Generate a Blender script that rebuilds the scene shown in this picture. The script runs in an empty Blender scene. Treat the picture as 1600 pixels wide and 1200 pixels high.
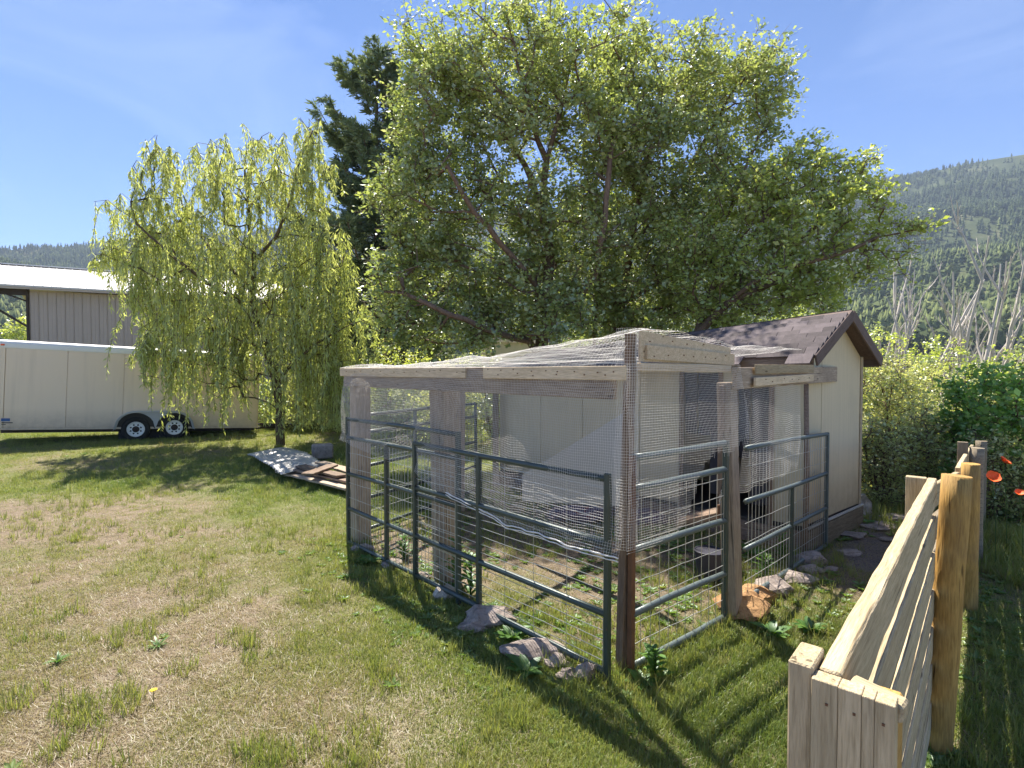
import bpy, bmesh, math, random
import numpy as np
from mathutils import Vector, Matrix, noise as mnoise

random.seed(7)
rng = np.random.default_rng(11)
C = bpy.context.scene.collection
scene = bpy.context.scene
rad = math.radians

# ------------------------------------------------------------------ camera, sky, sun, exposure
F = 860.0                      # focal length in photo pixels (1600 wide)
CAMZ = 1.9
PITCH = math.atan(23 / F)
cam_d = bpy.data.cameras.new('camera'); cam = bpy.data.objects.new('camera', cam_d); C.objects.link(cam)
cam.location = (0, 0, CAMZ); cam.rotation_euler = (math.pi / 2 - PITCH, 0, 0)
cam_d.sensor_width = 36; cam_d.lens = 36 * F / 1600; cam_d.clip_end = 12000; cam_d.clip_start = 0.05
scene.camera = cam

SUN_EL, SUN_AZ = rad(58), rad(-18)          # azimuth measured from +Y towards +X
world = bpy.data.worlds.new("World"); scene.world = world; world.use_nodes = True
wn, wl = world.node_tree.nodes, world.node_tree.links
wn.clear()
sky = wn.new('ShaderNodeTexSky'); sky.sky_type = 'NISHITA'; sky.sun_disc = False
sky.sun_elevation = SUN_EL; sky.sun_rotation = SUN_AZ
sky.altitude = 4500; sky.air_density = 1.0; sky.dust_density = 0.05; sky.ozone_density = 9.0
bg = wn.new('ShaderNodeBackground'); bg.inputs[1].default_value = 0.056
wo = wn.new('ShaderNodeOutputWorld')
wtc = wn.new('ShaderNodeTexCoord'); wmp = wn.new('ShaderNodeMapping'); wmp.inputs['Scale'].default_value = (1.2, 1.2, 3.6); wmp.inputs['Rotation'].default_value = (.5, .35, .4)
wnz = wn.new('ShaderNodeTexNoise'); wnz.inputs['Scale'].default_value = 1.9; wnz.inputs['Detail'].default_value = 7; wnz.inputs['Roughness'].default_value = .55; wnz.inputs['Distortion'].default_value = .8
wrp = wn.new('ShaderNodeValToRGB'); wrp.color_ramp.elements[0].position = .48; wrp.color_ramp.elements[0].color = (0, 0, 0, 1); wrp.color_ramp.elements[1].position = .8; wrp.color_ramp.elements[1].color = (.22, .22, .22, 1)
wmx = wn.new('ShaderNodeMix'); wmx.data_type = 'RGBA'; wmx.inputs[7].default_value = (5.5, 6.3, 8.2, 1)
wl.new(wtc.outputs['Generated'], wmp.inputs[0]); wl.new(wmp.outputs[0], wnz.inputs['Vector']); wl.new(wnz.outputs['Fac'], wrp.inputs[0])
wl.new(wrp.outputs[0], wmx.inputs[0]); wl.new(sky.outputs[0], wmx.inputs[6]); wl.new(wmx.outputs[2], bg.inputs[0]); wl.new(bg.outputs[0], wo.inputs[0])

sun_d = bpy.data.lights.new('sun', 'SUN'); sun = bpy.data.objects.new('sun', sun_d); C.objects.link(sun)
sun_d.energy = 3.3; sun_d.angle = rad(0.5); sun_d.color = (1.0, 0.93, 0.82)
sdir = Vector((math.sin(SUN_AZ) * math.cos(SUN_EL), math.cos(SUN_AZ) * math.cos(SUN_EL), math.sin(SUN_EL)))
sun.rotation_euler = sdir.to_track_quat('Z', 'Y').to_euler()
scene.view_settings.view_transform = 'Standard'; scene.view_settings.look = 'None'
scene.view_settings.exposure = 2.08; scene.view_settings.gamma = 1
scene.view_settings.use_curve_mapping = False
scene.cycles.max_bounces = 12; scene.cycles.diffuse_bounces = 8; scene.cycles.glossy_bounces = 2
scene.cycles.transmission_bounces = 8; scene.cycles.transparent_max_bounces = 8; scene.cycles.volume_bounces = 0
scene.cycles.caustics_reflective = False; scene.cycles.caustics_refractive = False
scene.cycles.use_denoising = True

# ------------------------------------------------------------------ helpers: places
def at(px, py, Y):
    """world point on the ray through photo pixel (px,py) at world distance Y"""
    dx = (px - 800) / F; dv = (600 - py) / F
    cy, sy = math.cos(PITCH), math.sin(PITCH)
    d = Vector((dx, cy + dv * sy, -sy + dv * cy))
    return Vector((0, 0, CAMZ)) + d * (Y / d.y)

def gnd(px, py, z=0.0):
    p = at(px, py, 10.0); d = p - Vector((0, 0, CAMZ))
    return Vector((0, 0, CAMZ)) + d * ((z - CAMZ) / d.z)

def on_line(px, P0, P1):
    """parameter t on the plan line P0->P1 where it meets the vertical plane through pixel column px"""
    k = (px - 800) / F / (math.cos(PITCH))
    dx, dy = P1[0] - P0[0], P1[1] - P0[1]
    return (k * P0[1] - P0[0]) / (dx - k * dy)

def sstep(a, b, x):
    t = np.clip((x - a) / (b - a), 0, 1); return t * t * (3 - 2 * t)

def vnoise(x, y, s, seed=0.0):
    """cheap smooth value noise on arrays"""
    def h(i, j):
        n = np.sin(i * 127.1 + j * 311.7 + seed * 74.7) * 43758.5453
        return n - np.floor(n)
    x = np.asarray(x, float) / s; y = np.asarray(y, float) / s
    i, j = np.floor(x), np.floor(y); fx, fy = x - i, y - j
    fx = fx * fx * (3 - 2 * fx); fy = fy * fy * (3 - 2 * fy)
    return (h(i, j) * (1 - fx) * (1 - fy) + h(i + 1, j) * fx * (1 - fy) + h(i, j + 1) * (1 - fx) * fy + h(i + 1, j + 1) * fx * fy)

def fbm(x, y, s, seed=0.0, o=3):
    r, a, t = 0, 1, 0
    for k in range(o):
        r = r + a * vnoise(x, y, s / 2 ** k, seed + k * 3.1); t += a; a *= .5
    return r / t

def gz(x, y):
    """ground height"""
    x = np.asarray(x, float); y = np.asarray(y, float)
    u = x * .86 + y * .36
    drop = -0.17 * np.clip(u - 6.9, 0, None)
    drop = np.maximum(drop, -2.6 - 0 * drop) * sstep(1.5, 5.5, x)
    r = np.hypot(x, y)
    return drop + (fbm(x, y, 1.3, 2) - .5) * .05 * np.clip(r / 4, .3, 1) + (fbm(x, y, 9, 5) - .5) * .18 * sstep(7, 20, r)

# ------------------------------------------------------------------ helpers: objects
def props(o, label=None, cat=None, group=None, kind=None):
    if label: o['label'] = label
    if cat: o['category'] = cat
    if group: o['group'] = group
    if kind: o['kind'] = kind
    return o

WM = {}
def thing(name, loc, label, cat, group=None):
    o = bpy.data.objects.new(name, None); C.objects.link(o); o.location = loc; o.empty_display_size = .1
    WM[o.name] = Matrix.Translation(loc)
    return props(o, label, cat, group)

def put(name, mesh, world_m=None, parent=None, mat=None):
    if mat is not None and not mesh.materials: mesh.materials.append(mat)
    o = bpy.data.objects.new(name, mesh); C.objects.link(o)
    world_m = world_m if world_m is not None else Matrix.Identity(4)
    WM[o.name] = world_m.copy()
    if parent is not None:
        o.parent = parent; o.matrix_basis = WM[parent.name].inverted() @ world_m
    else:
        o.matrix_basis = world_m
    return o

def np_mesh(name, V, Fs, mat=None, smooth=False, attrs=None):
    """V (n,3); Fs (m,k) faces all of one size"""
    me = bpy.data.meshes.new(name)
    V = np.ascontiguousarray(V, dtype=np.float32); Fs = np.ascontiguousarray(Fs, dtype=np.int32)
    n, m, k = len(V), len(Fs), Fs.shape[1]
    me.vertices.add(n); me.vertices.foreach_set('co', V.ravel())
    me.loops.add(m * k); me.loops.foreach_set('vertex_index', Fs.ravel())
    me.polygons.add(m); me.polygons.foreach_set('loop_start', np.arange(0, m * k, k, dtype=np.int32))
    me.polygons.foreach_set('loop_total', np.full(m, k, dtype=np.int32))
    if smooth: me.polygons.foreach_set('use_smooth', np.ones(m, dtype=bool))
    if attrs:
        for a, vals in attrs.items():
            at_ = me.attributes.new(a, 'FLOAT', 'POINT'); at_.data.foreach_set('value', np.asarray(vals, np.float32))
    me.update(calc_edges=True)
    if mat: me.materials.append(mat)
    return me

class MB:
    def __init__(s): s.v = []; s.f = []
    def add(s, V, Fs):
        b = len(s.v); s.v += [tuple(p) for p in V]; s.f += [tuple(b + i for i in f) for f in Fs]
    def box(s, c, d, m=None):
        c = Vector(c); h = Vector(d) / 2
        P = [Vector((sx * h.x, sy * h.y, sz * h.z)) for sz in (-1, 1) for sy in (-1, 1) for sx in (-1, 1)]
        P = [(m @ p if m is not None else p) + c for p in P]
        s.add(P, [(0, 2, 3, 1), (4, 5, 7, 6), (0, 1, 5, 4), (2, 6, 7, 3), (0, 4, 6, 2), (1, 3, 7, 5)])
    def tube(s, pts, r, n=8, cap=True):
        pts = [Vector(p) for p in pts]; m = len(pts)
        rs = r if hasattr(r, '__len__') else [r] * m
        ref = None; base = len(s.v)
        for i, p in enumerate(pts):
            t = (pts[min(i + 1, m - 1)] - pts[max(i - 1, 0)]).normalized()
            if ref is None: ref = t.orthogonal().normalized()
            ref = (ref - t * ref.dot(t)).normalized(); b = t.cross(ref)
            for k in range(n):
                a = 2 * math.pi * k / n
                s.v.append(tuple(p + (ref * math.cos(a) + b * math.sin(a)) * rs[i]))
        for i in range(m - 1):
            for k in range(n):
                a, b2 = base + i * n + k, base + i * n + (k + 1) % n
                s.f.append((a, b2, b2 + n, a + n))
        if cap:
            s.f.append(tuple(base + k for k in reversed(range(n)))); s.f.append(tuple(base + (m - 1) * n + k for k in range(n)))
    def extrude(s, poly, d):
        """planar polygon (3d points) given thickness vector d"""
        n = len(poly); d = Vector(d)
        P = [Vector(p) for p in poly] + [Vector(p) + d for p in poly]
        s.add(P, [tuple(reversed(range(n))), tuple(range(n, 2 * n))] + [(i, (i + 1) % n, n + (i + 1) % n, n + i) for i in range(n)])
    def build(s, name, mat, parent=None, smooth=False, m=None, bevel=0.0):
        me = bpy.data.meshes.new(name); me.from_pydata(s.v, [], s.f)
        if bevel:
            bm = bmesh.new(); bm.from_mesh(me)
            bmesh.ops.recalc_face_normals(bm, faces=bm.faces)
            bmesh.ops.bevel(bm, geom=list(bm.edges), offset=bevel, segments=1, affect='EDGES', profile=.6)
            bm.to_mesh(me); bm.free()
        else:
            bm = bmesh.new(); bm.from_mesh(me); bmesh.ops.recalc_face_normals(bm, faces=bm.faces); bm.to_mesh(me); bm.free()
        if smooth:
            me.polygons.foreach_set('use_smooth', [True] * len(me.polygons))
        me.materials.append(mat)
        return put(name, me, m, parent)

def frame(p0, p1, up=(0, 0, 1), roll=0.0):
    p0, p1 = Vector(p0), Vector(p1); x = (p1 - p0).normalized(); up = Vector(up)
    if abs(x.dot(up)) > .97: up = Vector((0, 1, 0))
    y = up.cross(x).normalized(); z = x.cross(y)
    m = Matrix((x, y, z)).transposed().to_4x4()
    return Matrix.Translation((p0 + p1) / 2) @ m @ Matrix.Rotation(roll, 4, 'X')

def board(name, p0, p1, w, h, mat, parent=None, roll=0.0, up=(0, 0, 1), bevel=.004, seg=0, rough=0.0):
    """a timber from p0 to p1; w across (local y), h high (local z); grain along local x"""
    L = (Vector(p1) - Vector(p0)).length
    bm = bmesh.new(); bmesh.ops.create_cube(bm, size=1)
    for v in bm.verts: v.co = Vector((v.co.x * L, v.co.y * w, v.co.z * h))
    if seg:
        ed = [e for e in bm.edges if abs(abs((e.verts[0].co - e.verts[1].co).normalized().x) - 1) < 1e-3]
        bmesh.ops.subdivide_edges(bm, edges=ed, cuts=seg, use_grid_fill=True)
    bmesh.ops.bevel(bm, geom=[e for e in bm.edges if e.calc_face_angle(0) > .5], offset=bevel, segments=1, affect='EDGES')
    if rough:
        for v in bm.verts:
            q = mnoise.noise_vector(Vector((v.co.x * 7 + Vector(p0).x * 9, v.co.y * 12 + Vector(p0).z * 17, v.co.z * 12))) * rough
            v.co += Vector((0, q.y, q.z))
    me = bpy.data.meshes.new(name); bm.to_mesh(me); bm.free(); me.materials.append(mat)
    return put(name, me, frame(p0, p1, up, roll), parent)

# ------------------------------------------------------------------ materials
def new_mat(name):
    m = bpy.data.materials.new(name); m.use_nodes = True; nt = m.node_tree; nt.nodes.clear()
    out = nt.nodes.new('ShaderNodeOutputMaterial')
    return m, nt, out

def N(nt, t, **kw):
    n = nt.nodes.new(t)
    for k, v in kw.items(): setattr(n, k, v)
    return n

def ramp(nt, stops, src, interp='LINEAR'):
    r = N(nt, 'ShaderNodeValToRGB'); r.color_ramp.interpolation = interp
    el = r.color_ramp.elements
    while len(el) < len(stops): el.new(.5)
    for e, (p, c) in zip(el, stops):
        e.position = p; e.color = (*c, 1) if len(c) == 3 else c
    nt.links.new(src, r.inputs[0]); return r.outputs[0]

def mixc(nt, fac, a, b, mode='MIX'):
    n = N(nt, 'ShaderNodeMix', data_type='RGBA', blend_type=mode)
    for i, v in ((0, fac), (6, a), (7, b)):
        if hasattr(v, 'links') or hasattr(v, 'is_linked'): nt.links.new(v, n.inputs[i])
        else: n.inputs[i].default_value = v if i == 0 else ((*v, 1) if len(v) == 3 else v)
    return n.outputs[2]

def noise(nt, vec, scale, detail=4, rough=.55, dist=0.0):
    n = N(nt, 'ShaderNodeTexNoise'); n.inputs['Scale'].default_value = scale; n.inputs['Detail'].default_value = detail
    n.inputs['Roughness'].default_value = rough; n.inputs['Distortion'].default_value = dist
    if vec is not None: nt.links.new(vec, n.inputs['Vector'])
    return n.outputs['Fac']

def mapping(nt, vec, scale=(1, 1, 1), loc=(0, 0, 0)):
    m = N(nt, 'ShaderNodeMapping'); m.inputs['Scale'].default_value = scale; m.inputs['Location'].default_value = loc
    nt.links.new(vec, m.inputs['Vector']); return m.outputs[0]

def bump(nt, h, strength, dist=.01):
    b = N(nt, 'ShaderNodeBump'); b.inputs['Strength'].default_value = strength; b.inputs['Distance'].default_value = dist
    nt.links.new(h, b.inputs['Height']); return b.outputs[0]

def principled(nt, out, col, rough=.7, metal=0.0, normal=None, spec=.3):
    p = N(nt, 'ShaderNodeBsdfPrincipled')
    for k, v in (('Base Color', col), ('Roughness', rough)):
        if hasattr(v, 'is_linked'): nt.links.new(v, p.inputs[k])
        else: p.inputs[k].default_value = (*v, 1) if k == 'Base Color' else v
    p.inputs['Metallic'].default_value = metal; p.inputs['Specular IOR Level'].default_value = spec
    if normal is not None: nt.links.new(normal, p.inputs['Normal'])
    nt.links.new(p.outputs[0], out.inputs[0]); return p

def objcoord(nt, shift=True):
    tc = N(nt, 'ShaderNodeTexCoord'); oi = N(nt, 'ShaderNodeObjectInfo')
    if not shift: return tc.outputs['Object'], oi.outputs['Random']
    ml = N(nt, 'ShaderNodeMath', operation='MULTIPLY'); nt.links.new(oi.outputs['Random'], ml.inputs[0]); ml.inputs[1].default_value = 37
    va = N(nt, 'ShaderNodeVectorMath', operation='ADD'); nt.links.new(tc.outputs['Object'], va.inputs[0]); nt.links.new(ml.outputs[0], va.inputs[1])
    return va.outputs[0], oi.outputs['Random']

def wood(name, dark, light, stain=None, grain=38, rough=.8, knots=True, bs=.5, stain_amt=.5, vert=False, cracks=0.0):
    m, nt, out = new_mat(name); co, rnd = objcoord(nt)
    if vert:
        rm = N(nt, 'ShaderNodeMapping'); rm.inputs['Rotation'].default_value = (0, math.pi / 2, 0); nt.links.new(co, rm.inputs['Vector']); co = rm.outputs[0]
    g = noise(nt, mapping(nt, co, (2.2, grain, grain)), 1.6, 6, .65, .35)
    g2 = noise(nt, mapping(nt, co, (9, grain * 4, grain * 4)), 1.4, 3, .6)
    c = ramp(nt, [(.3, dark), (.52, tuple((a + b) / 2 for a, b in zip(dark, light))), (.7, light)], g)
    c = mixc(nt, .35, c, ramp(nt, [(.35, tuple(x * .55 for x in dark)), (.6, light)], g2))
    big = noise(nt, co, 3.2, 3)
    if stain: c = mixc(nt, ramp(nt, [(.45, (0, 0, 0)), (.72, (stain_amt,) * 3)], big), c, stain)
    if knots:
        v = N(nt, 'ShaderNodeTexVoronoi'); v.inputs['Scale'].default_value = 1.0
        nt.links.new(mapping(nt, co, (3.2, 14, 14)), v.inputs['Vector'])
        c = mixc(nt, ramp(nt, [(.06, (.8,) * 3), (.13, (0, 0, 0))], v.outputs['Distance']), c, tuple(x * .3 for x in dark))
    if cracks:
        ck = noise(nt, mapping(nt, co, (1.1, grain * 1.6, grain * 1.6), (3, 5, 7)), 1.0, 2, .5, .2)
        c = mixc(nt, ramp(nt, [(.30, (cracks,) * 3), (.335, (0, 0, 0))], ck), c, tuple(x * .22 for x in dark))
    hs = N(nt, 'ShaderNodeHueSaturation'); nt.links.new(c, hs.inputs['Color'])
    mr = N(nt, 'ShaderNodeMapRange'); nt.links.new(rnd, mr.inputs[0]); mr.inputs[3].default_value = .82; mr.inputs[4].default_value = 1.15
    nt.links.new(mr.outputs[0], hs.inputs['Value'])
    principled(nt, out, hs.outputs[0], rough, normal=bump(nt, g2, bs, .004), spec=.2)
    return m

def plain(name, col, rough=.6, metal=0.0, var=.25, scale=6, bs=.1, rust=None, rust_lo=.6, spec=.35, vary=0.0):
    m, nt, out = new_mat(name); co, rnd = objcoord(nt)
    n1 = noise(nt, co, scale, 5, .6)
    c = mixc(nt, n1, tuple(x * (1 - var) for x in col), tuple(min(1, x * (1 + var)) for x in col))
    if rust:
        c = mixc(nt, ramp(nt, [(rust_lo, (0, 0, 0)), (rust_lo + .08, (1, 1, 1))], noise(nt, co, scale * 1.7, 5, .7)), c, rust)
    if vary:
        hs = N(nt, 'ShaderNodeHueSaturation'); nt.links.new(c, hs.inputs['Color']); mr = N(nt, 'ShaderNodeMapRange'); nt.links.new(rnd, mr.inputs[0])
        mr.inputs[3].default_value = 1 - vary; mr.inputs[4].default_value = 1 + vary; nt.links.new(mr.outputs[0], hs.inputs['Value']); c = hs.outputs[0]
    principled(nt, out, c, rough, metal, bump(nt, noise(nt, co, scale * 12, 3), bs, .003), spec)
    return m

def leaf_mat(name, stops, trans=.5, gloss=.04, tcol=(1.25, 1.2, .6), instancer=False):
    m, nt, out = new_mat(name)
    a = N(nt, 'ShaderNodeAttribute', attribute_name='tint')
    if instancer: a.attribute_type = 'INSTANCER'
    c = ramp(nt, stops, a.outputs['Fac'])
    d = N(nt, 'ShaderNodeBsdfDiffuse'); nt.links.new(c, d.inputs[0])
    t = N(nt, 'ShaderNodeBsdfTranslucent'); nt.links.new(mixc(nt, 1.0, c, tcol, 'MULTIPLY'), t.inputs[0])
    mx = N(nt, 'ShaderNodeMixShader'); mx.inputs[0].default_value = trans
    nt.links.new(d.outputs[0], mx.inputs[1]); nt.links.new(t.outputs[0], mx.inputs[2])
    g = N(nt, 'ShaderNodeBsdfGlossy'); g.inputs['Roughness'].default_value = .45; g.inputs[0].default_value = (.9, .95, 1, 1)
    m2 = N(nt, 'ShaderNodeMixShader'); m2.inputs[0].default_value = gloss
    nt.links.new(mx.outputs[0], m2.inputs[1]); nt.links.new(g.outputs[0], m2.inputs[2])
    nt.links.new(m2.outputs[0], out.inputs[0])
    return m

M = {}
M['grey_wood'] = wood('weathered_grey_wood', (.25, .185, .13), (.56, .455, .34), (.24, .19, .15), cracks=.8)
M['old_wood'] = wood('old_brown_wood', (.12, .085, .06), (.33, .245, .185), (.16, .09, .05))
M['pale_ply'] = wood('pale_new_plywood', (.50, .38, .24), (.80, .66, .46), (.5, .40, .27), grain=30)
M['treated'] = wood('yellow_treated_log', (.34, .185, .05), (.70, .43, .13), (.30, .20, .10), grain=22, vert=True, cracks=.9, bs=.9)
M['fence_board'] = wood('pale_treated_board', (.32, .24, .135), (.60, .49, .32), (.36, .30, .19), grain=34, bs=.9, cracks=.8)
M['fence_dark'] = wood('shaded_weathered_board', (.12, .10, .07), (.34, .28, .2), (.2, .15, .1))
M['green_metal'] = plain('worn_green_gate_paint', (.04, .06, .055), .42, .2, .35, 9, .2, rust=(.12, .07, .045), rust_lo=.62, spec=.6)
M['blue_metal'] = plain('faded_blue_green_gate_paint', (.11, .14, .14), .45, .25, .3, 9, .2, rust=(.17, .11, .07), rust_lo=.66, spec=.6)
M['rust_metal'] = plain('rusted_steel', (.17, .085, .045), .8, .1, .5, 14, .4)
M['wire'] = plain('galvanised_wire', (.42, .43, .42), .4, .6, .2, 5, 0)
M['net'] = plain('white_plastic_netting', (.76, .73, .68), .5, 0, .08, 3, 0)
M['siding'] = plain('olive_beige_siding', (.72, .60, .40), .75, 0, .12, 2.5, .3)
def siding_mat(name, col):
    m, nt, out = new_mat(name); co, rnd = objcoord(nt, False)
    streak = noise(nt, mapping(nt, co, (26, 26, .7)), 1, 4, .6); blot = noise(nt, co, 2.2, 5, .6); fine = noise(nt, mapping(nt, co, (130, 130, 6)), 1, 2)
    c = mixc(nt, streak, tuple(x * .84 for x in col), tuple(min(1, x * 1.12) for x in col))
    c = mixc(nt, ramp(nt, [(.5, (0, 0, 0)), (.8, (.45,) * 3)], blot), c, (col[0] * .72, col[1] * .74, col[2] * .72))
    sx = N(nt, 'ShaderNodeSeparateXYZ'); nt.links.new(co, sx.inputs[0]); mr = N(nt, 'ShaderNodeMapRange'); nt.links.new(sx.outputs['Z'], mr.inputs[0])
    mr.inputs[1].default_value = .26; mr.inputs[2].default_value = .75; mr.inputs[3].default_value = .95; mr.inputs[4].default_value = 0
    ml = N(nt, 'ShaderNodeMath', operation='MULTIPLY'); nt.links.new(mr.outputs[0], ml.inputs[0]); nt.links.new(noise(nt, co, 9, 5, .7), ml.inputs[1])
    c = mixc(nt, ml.outputs[0], c, (.26, .19, .13))
    principled(nt, out, c, .75, normal=bump(nt, fine, .5, .003), spec=.25); return m
M['siding_door'] = plain('grey_green_siding', (.60, .54, .39), .75, 0, .12, 2.5, .3)
M['fascia'] = wood('brown_fascia_paint', (.10, .07, .06), (.20, .15, .13), None, knots=False)
M['dark_in'] = plain('dark_interior', (.05, .045, .04), .9, 0, .3, 4, .1)
M['curtain'] = plain('dark_rubber_strip', (.045, .042, .05), .7, 0, .4, 5, .3)
M['tin_flash'] = plain('bare_flashing', (.5, .48, .45), .5, .3, .3, 8, .2)
M['trailer'] = plain('cream_trailer_skin', (.84, .66, .48), .38, 0, .035, 1.5, .03, spec=.5)
M['white_paint'] = plain('white_trim', (.8, .79, .77), .4, 0, .05, 3, .05)
M['black_rubber'] = plain('tyre_rubber', (.025, .024, .023), .85, 0, .3, 10, .3)
M['alu'] = plain('fender_aluminium', (.42, .42, .42), .4, .4, .1, 8, .05)
M['barn_wall'] = plain('brown_grey_steel_siding', (.46, .385, .345), .55, .1, .08, 2, .05)
M['barn_roof'] = plain('white_steel_roof', (.50, .485, .475), .45, .1, .08, 1.2, .05)
M['dark_steel'] = plain('dark_steel', (.05, .035, .03), .6, .2, .3, 4, .1)
M['tin_sheet'] = plain('weathered_corrugated_tin', (.46, .45, .43), .5, .4, .3, 5, .2, rust=(.28, .2, .15), rust_lo=.64)
M['bark'] = wood('grey_brown_bark', (.10, .065, .045), (.28, .19, .135), (.10, .055, .03), grain=14, knots=False, bs=1, vert=True, cracks=.6)
M['willow_bark'] = wood('willow_bark', (.05, .035, .022), (.20, .145, .08), None, grain=14, knots=False, bs=1, vert=True, cracks=.6)
M['dead_bark'] = plain('bleached_dead_wood', (.52, .47, .42), .85, 0, .3, 5, .3)
M['blue_sticker'] = plain('blue_sticker', (.05, .12, .3), .4, 0, .1, 5, 0)
M['clear_panel'] = plain('frosted_plastic_panel', (.44, .42, .38), .35, 0, .08, 3, .05)
M['black_plastic'] = plain('black_plastic', (.035, .035, .05), .5, 0, .3, 4, .1)
M['chain'] = plain('steel_chain', (.45, .42, .38), .4, .7, .2, 8, 0)
M['blanket'] = plain('dull_blue_red_rag', (.12, .09, .13), .9, 0, .5, 9, .3, rust=(.22, .06, .05), rust_lo=.55)

def rock_mat(name, a, b):
    m, nt, out = new_mat(name); co, rnd = objcoord(nt)
    c = ramp(nt, [(.3, a), (.62, b)], noise(nt, co, 9, 7, .7))
    c = mixc(nt, ramp(nt, [(.55, (0, 0, 0)), (.7, (.5,) * 3)], noise(nt, co, 40, 3)), c, tuple(x * .45 for x in a))
    principled(nt, out, c, .9, normal=bump(nt, noise(nt, co, 22, 6, .7), .7, .02)); return m
M['rock'] = rock_mat('grey_brown_rock', (.17, .135, .115), (.38, .32, .28))
M['rock_orange'] = rock_mat('orange_lichen_rock', (.24, .13, .06), (.44, .26, .12))
M['rock_pale'] = rock_mat('pale_rock', (.36, .3, .24), (.6, .54, .46))

M['shingle'] = plain('brown_asphalt_shingle', (.10, .082, .085), .9, 0, .5, 14, 1.0, vary=.45)

M['leaf_big'] = leaf_mat('olive_green_leaf', [(0, (.17, .21, .055)), (.45, (.36, .43, .12)), (.8, (.50, .54, .19)), (1, (.52, .52, .30))], .48, .12, (1.1, 1.15, .75))
M['leaf_right'] = leaf_mat('yellow_green_leaf', [(0, (.24, .32, .07)), (.5, (.45, .55, .14)), (1, (.55, .60, .22))], .56, .1)
M['leaf_shrub'] = leaf_mat('pale_green_shrub_leaf', [(0, (.26, .33, .10)), (.5, (.52, .58, .23)), (1, (.68, .69, .38))], .52, .08)
M['leaf_dark'] = leaf_mat('fresh_dark_green_leaf', [(0, (.12, .27, .05)), (.6, (.28, .50, .11)), (1, (.38, .54, .15))], .45, .07)
M['leaf_willow'] = leaf_mat('willow_leaf', [(0, (.38, .43, .13)), (.5, (.56, .61, .22)), (1, (.66, .67, .34))], .55, .07, (1.15, 1.15, .7))
M['needle'] = leaf_mat('dark_conifer_needle', [(0, (.09, .13, .07)), (.6, (.20, .26, .13)), (1, (.33, .38, .22))], .25, .06)
M['grass'] = leaf_mat('grass_blade', [(0, (.15, .23, .05)), (.3, (.26, .31, .075)), (.6, (.31, .32, .11)), (.8, (.34, .285, .16)), (1, (.38, .30, .20))], .45, .03, (1.15, 1.1, .75), True)
M['weed'] = leaf_mat('weed_leaf', [(0, (.10, .18, .04)), (.6, (.18, .30, .07)), (1, (.32, .38, .12))], .45, .05, (1.2, 1.15, .6), True)
M['weed_p'] = leaf_mat('weed_plant_leaf', [(0, (.05, .13, .02)), (.6, (.11, .24, .035)), (1, (.22, .34, .06))], .45, .05)
M['forest'] = leaf_mat('hillside_conifers', [(0, (.04, .058, .03)), (.5, (.085, .11, .05)), (.85, (.18, .21, .08)), (1, (.30, .32, .13))], .1, 0, (1, 1, 1), True)
M['petal'] = plain('orange_red_petal', (.85, .13, .02), .5, 0, .15, 6, 0)
M['petal_yellow'] = plain('yellow_petal', (.8, .6, .03), .5, 0, .15, 6, 0)

def trailer_mat():
    m, nt, out = new_mat('cream_trailer_skin_streaked'); co, rnd = objcoord(nt, False); col = (.84, .665, .485)
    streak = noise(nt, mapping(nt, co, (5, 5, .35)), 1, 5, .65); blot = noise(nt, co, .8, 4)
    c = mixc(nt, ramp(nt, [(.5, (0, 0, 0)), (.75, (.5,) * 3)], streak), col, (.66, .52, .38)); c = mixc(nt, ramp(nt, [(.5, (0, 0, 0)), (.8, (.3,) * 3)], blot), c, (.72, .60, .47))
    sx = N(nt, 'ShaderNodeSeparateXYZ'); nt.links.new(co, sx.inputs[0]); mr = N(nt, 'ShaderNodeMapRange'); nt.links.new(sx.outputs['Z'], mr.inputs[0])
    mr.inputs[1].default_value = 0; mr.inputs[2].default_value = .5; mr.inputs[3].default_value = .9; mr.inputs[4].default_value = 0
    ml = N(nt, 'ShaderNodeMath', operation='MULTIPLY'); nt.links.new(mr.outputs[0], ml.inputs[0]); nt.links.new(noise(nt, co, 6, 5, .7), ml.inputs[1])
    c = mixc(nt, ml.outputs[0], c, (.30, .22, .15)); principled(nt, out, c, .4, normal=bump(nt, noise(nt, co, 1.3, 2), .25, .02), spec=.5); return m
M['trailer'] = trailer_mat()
M['siding'] = siding_mat('olive_beige_plywood_siding', (.66, .56, .375)); M['siding_door'] = siding_mat('grey_green_plywood_siding', (.62, .55, .38))

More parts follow.
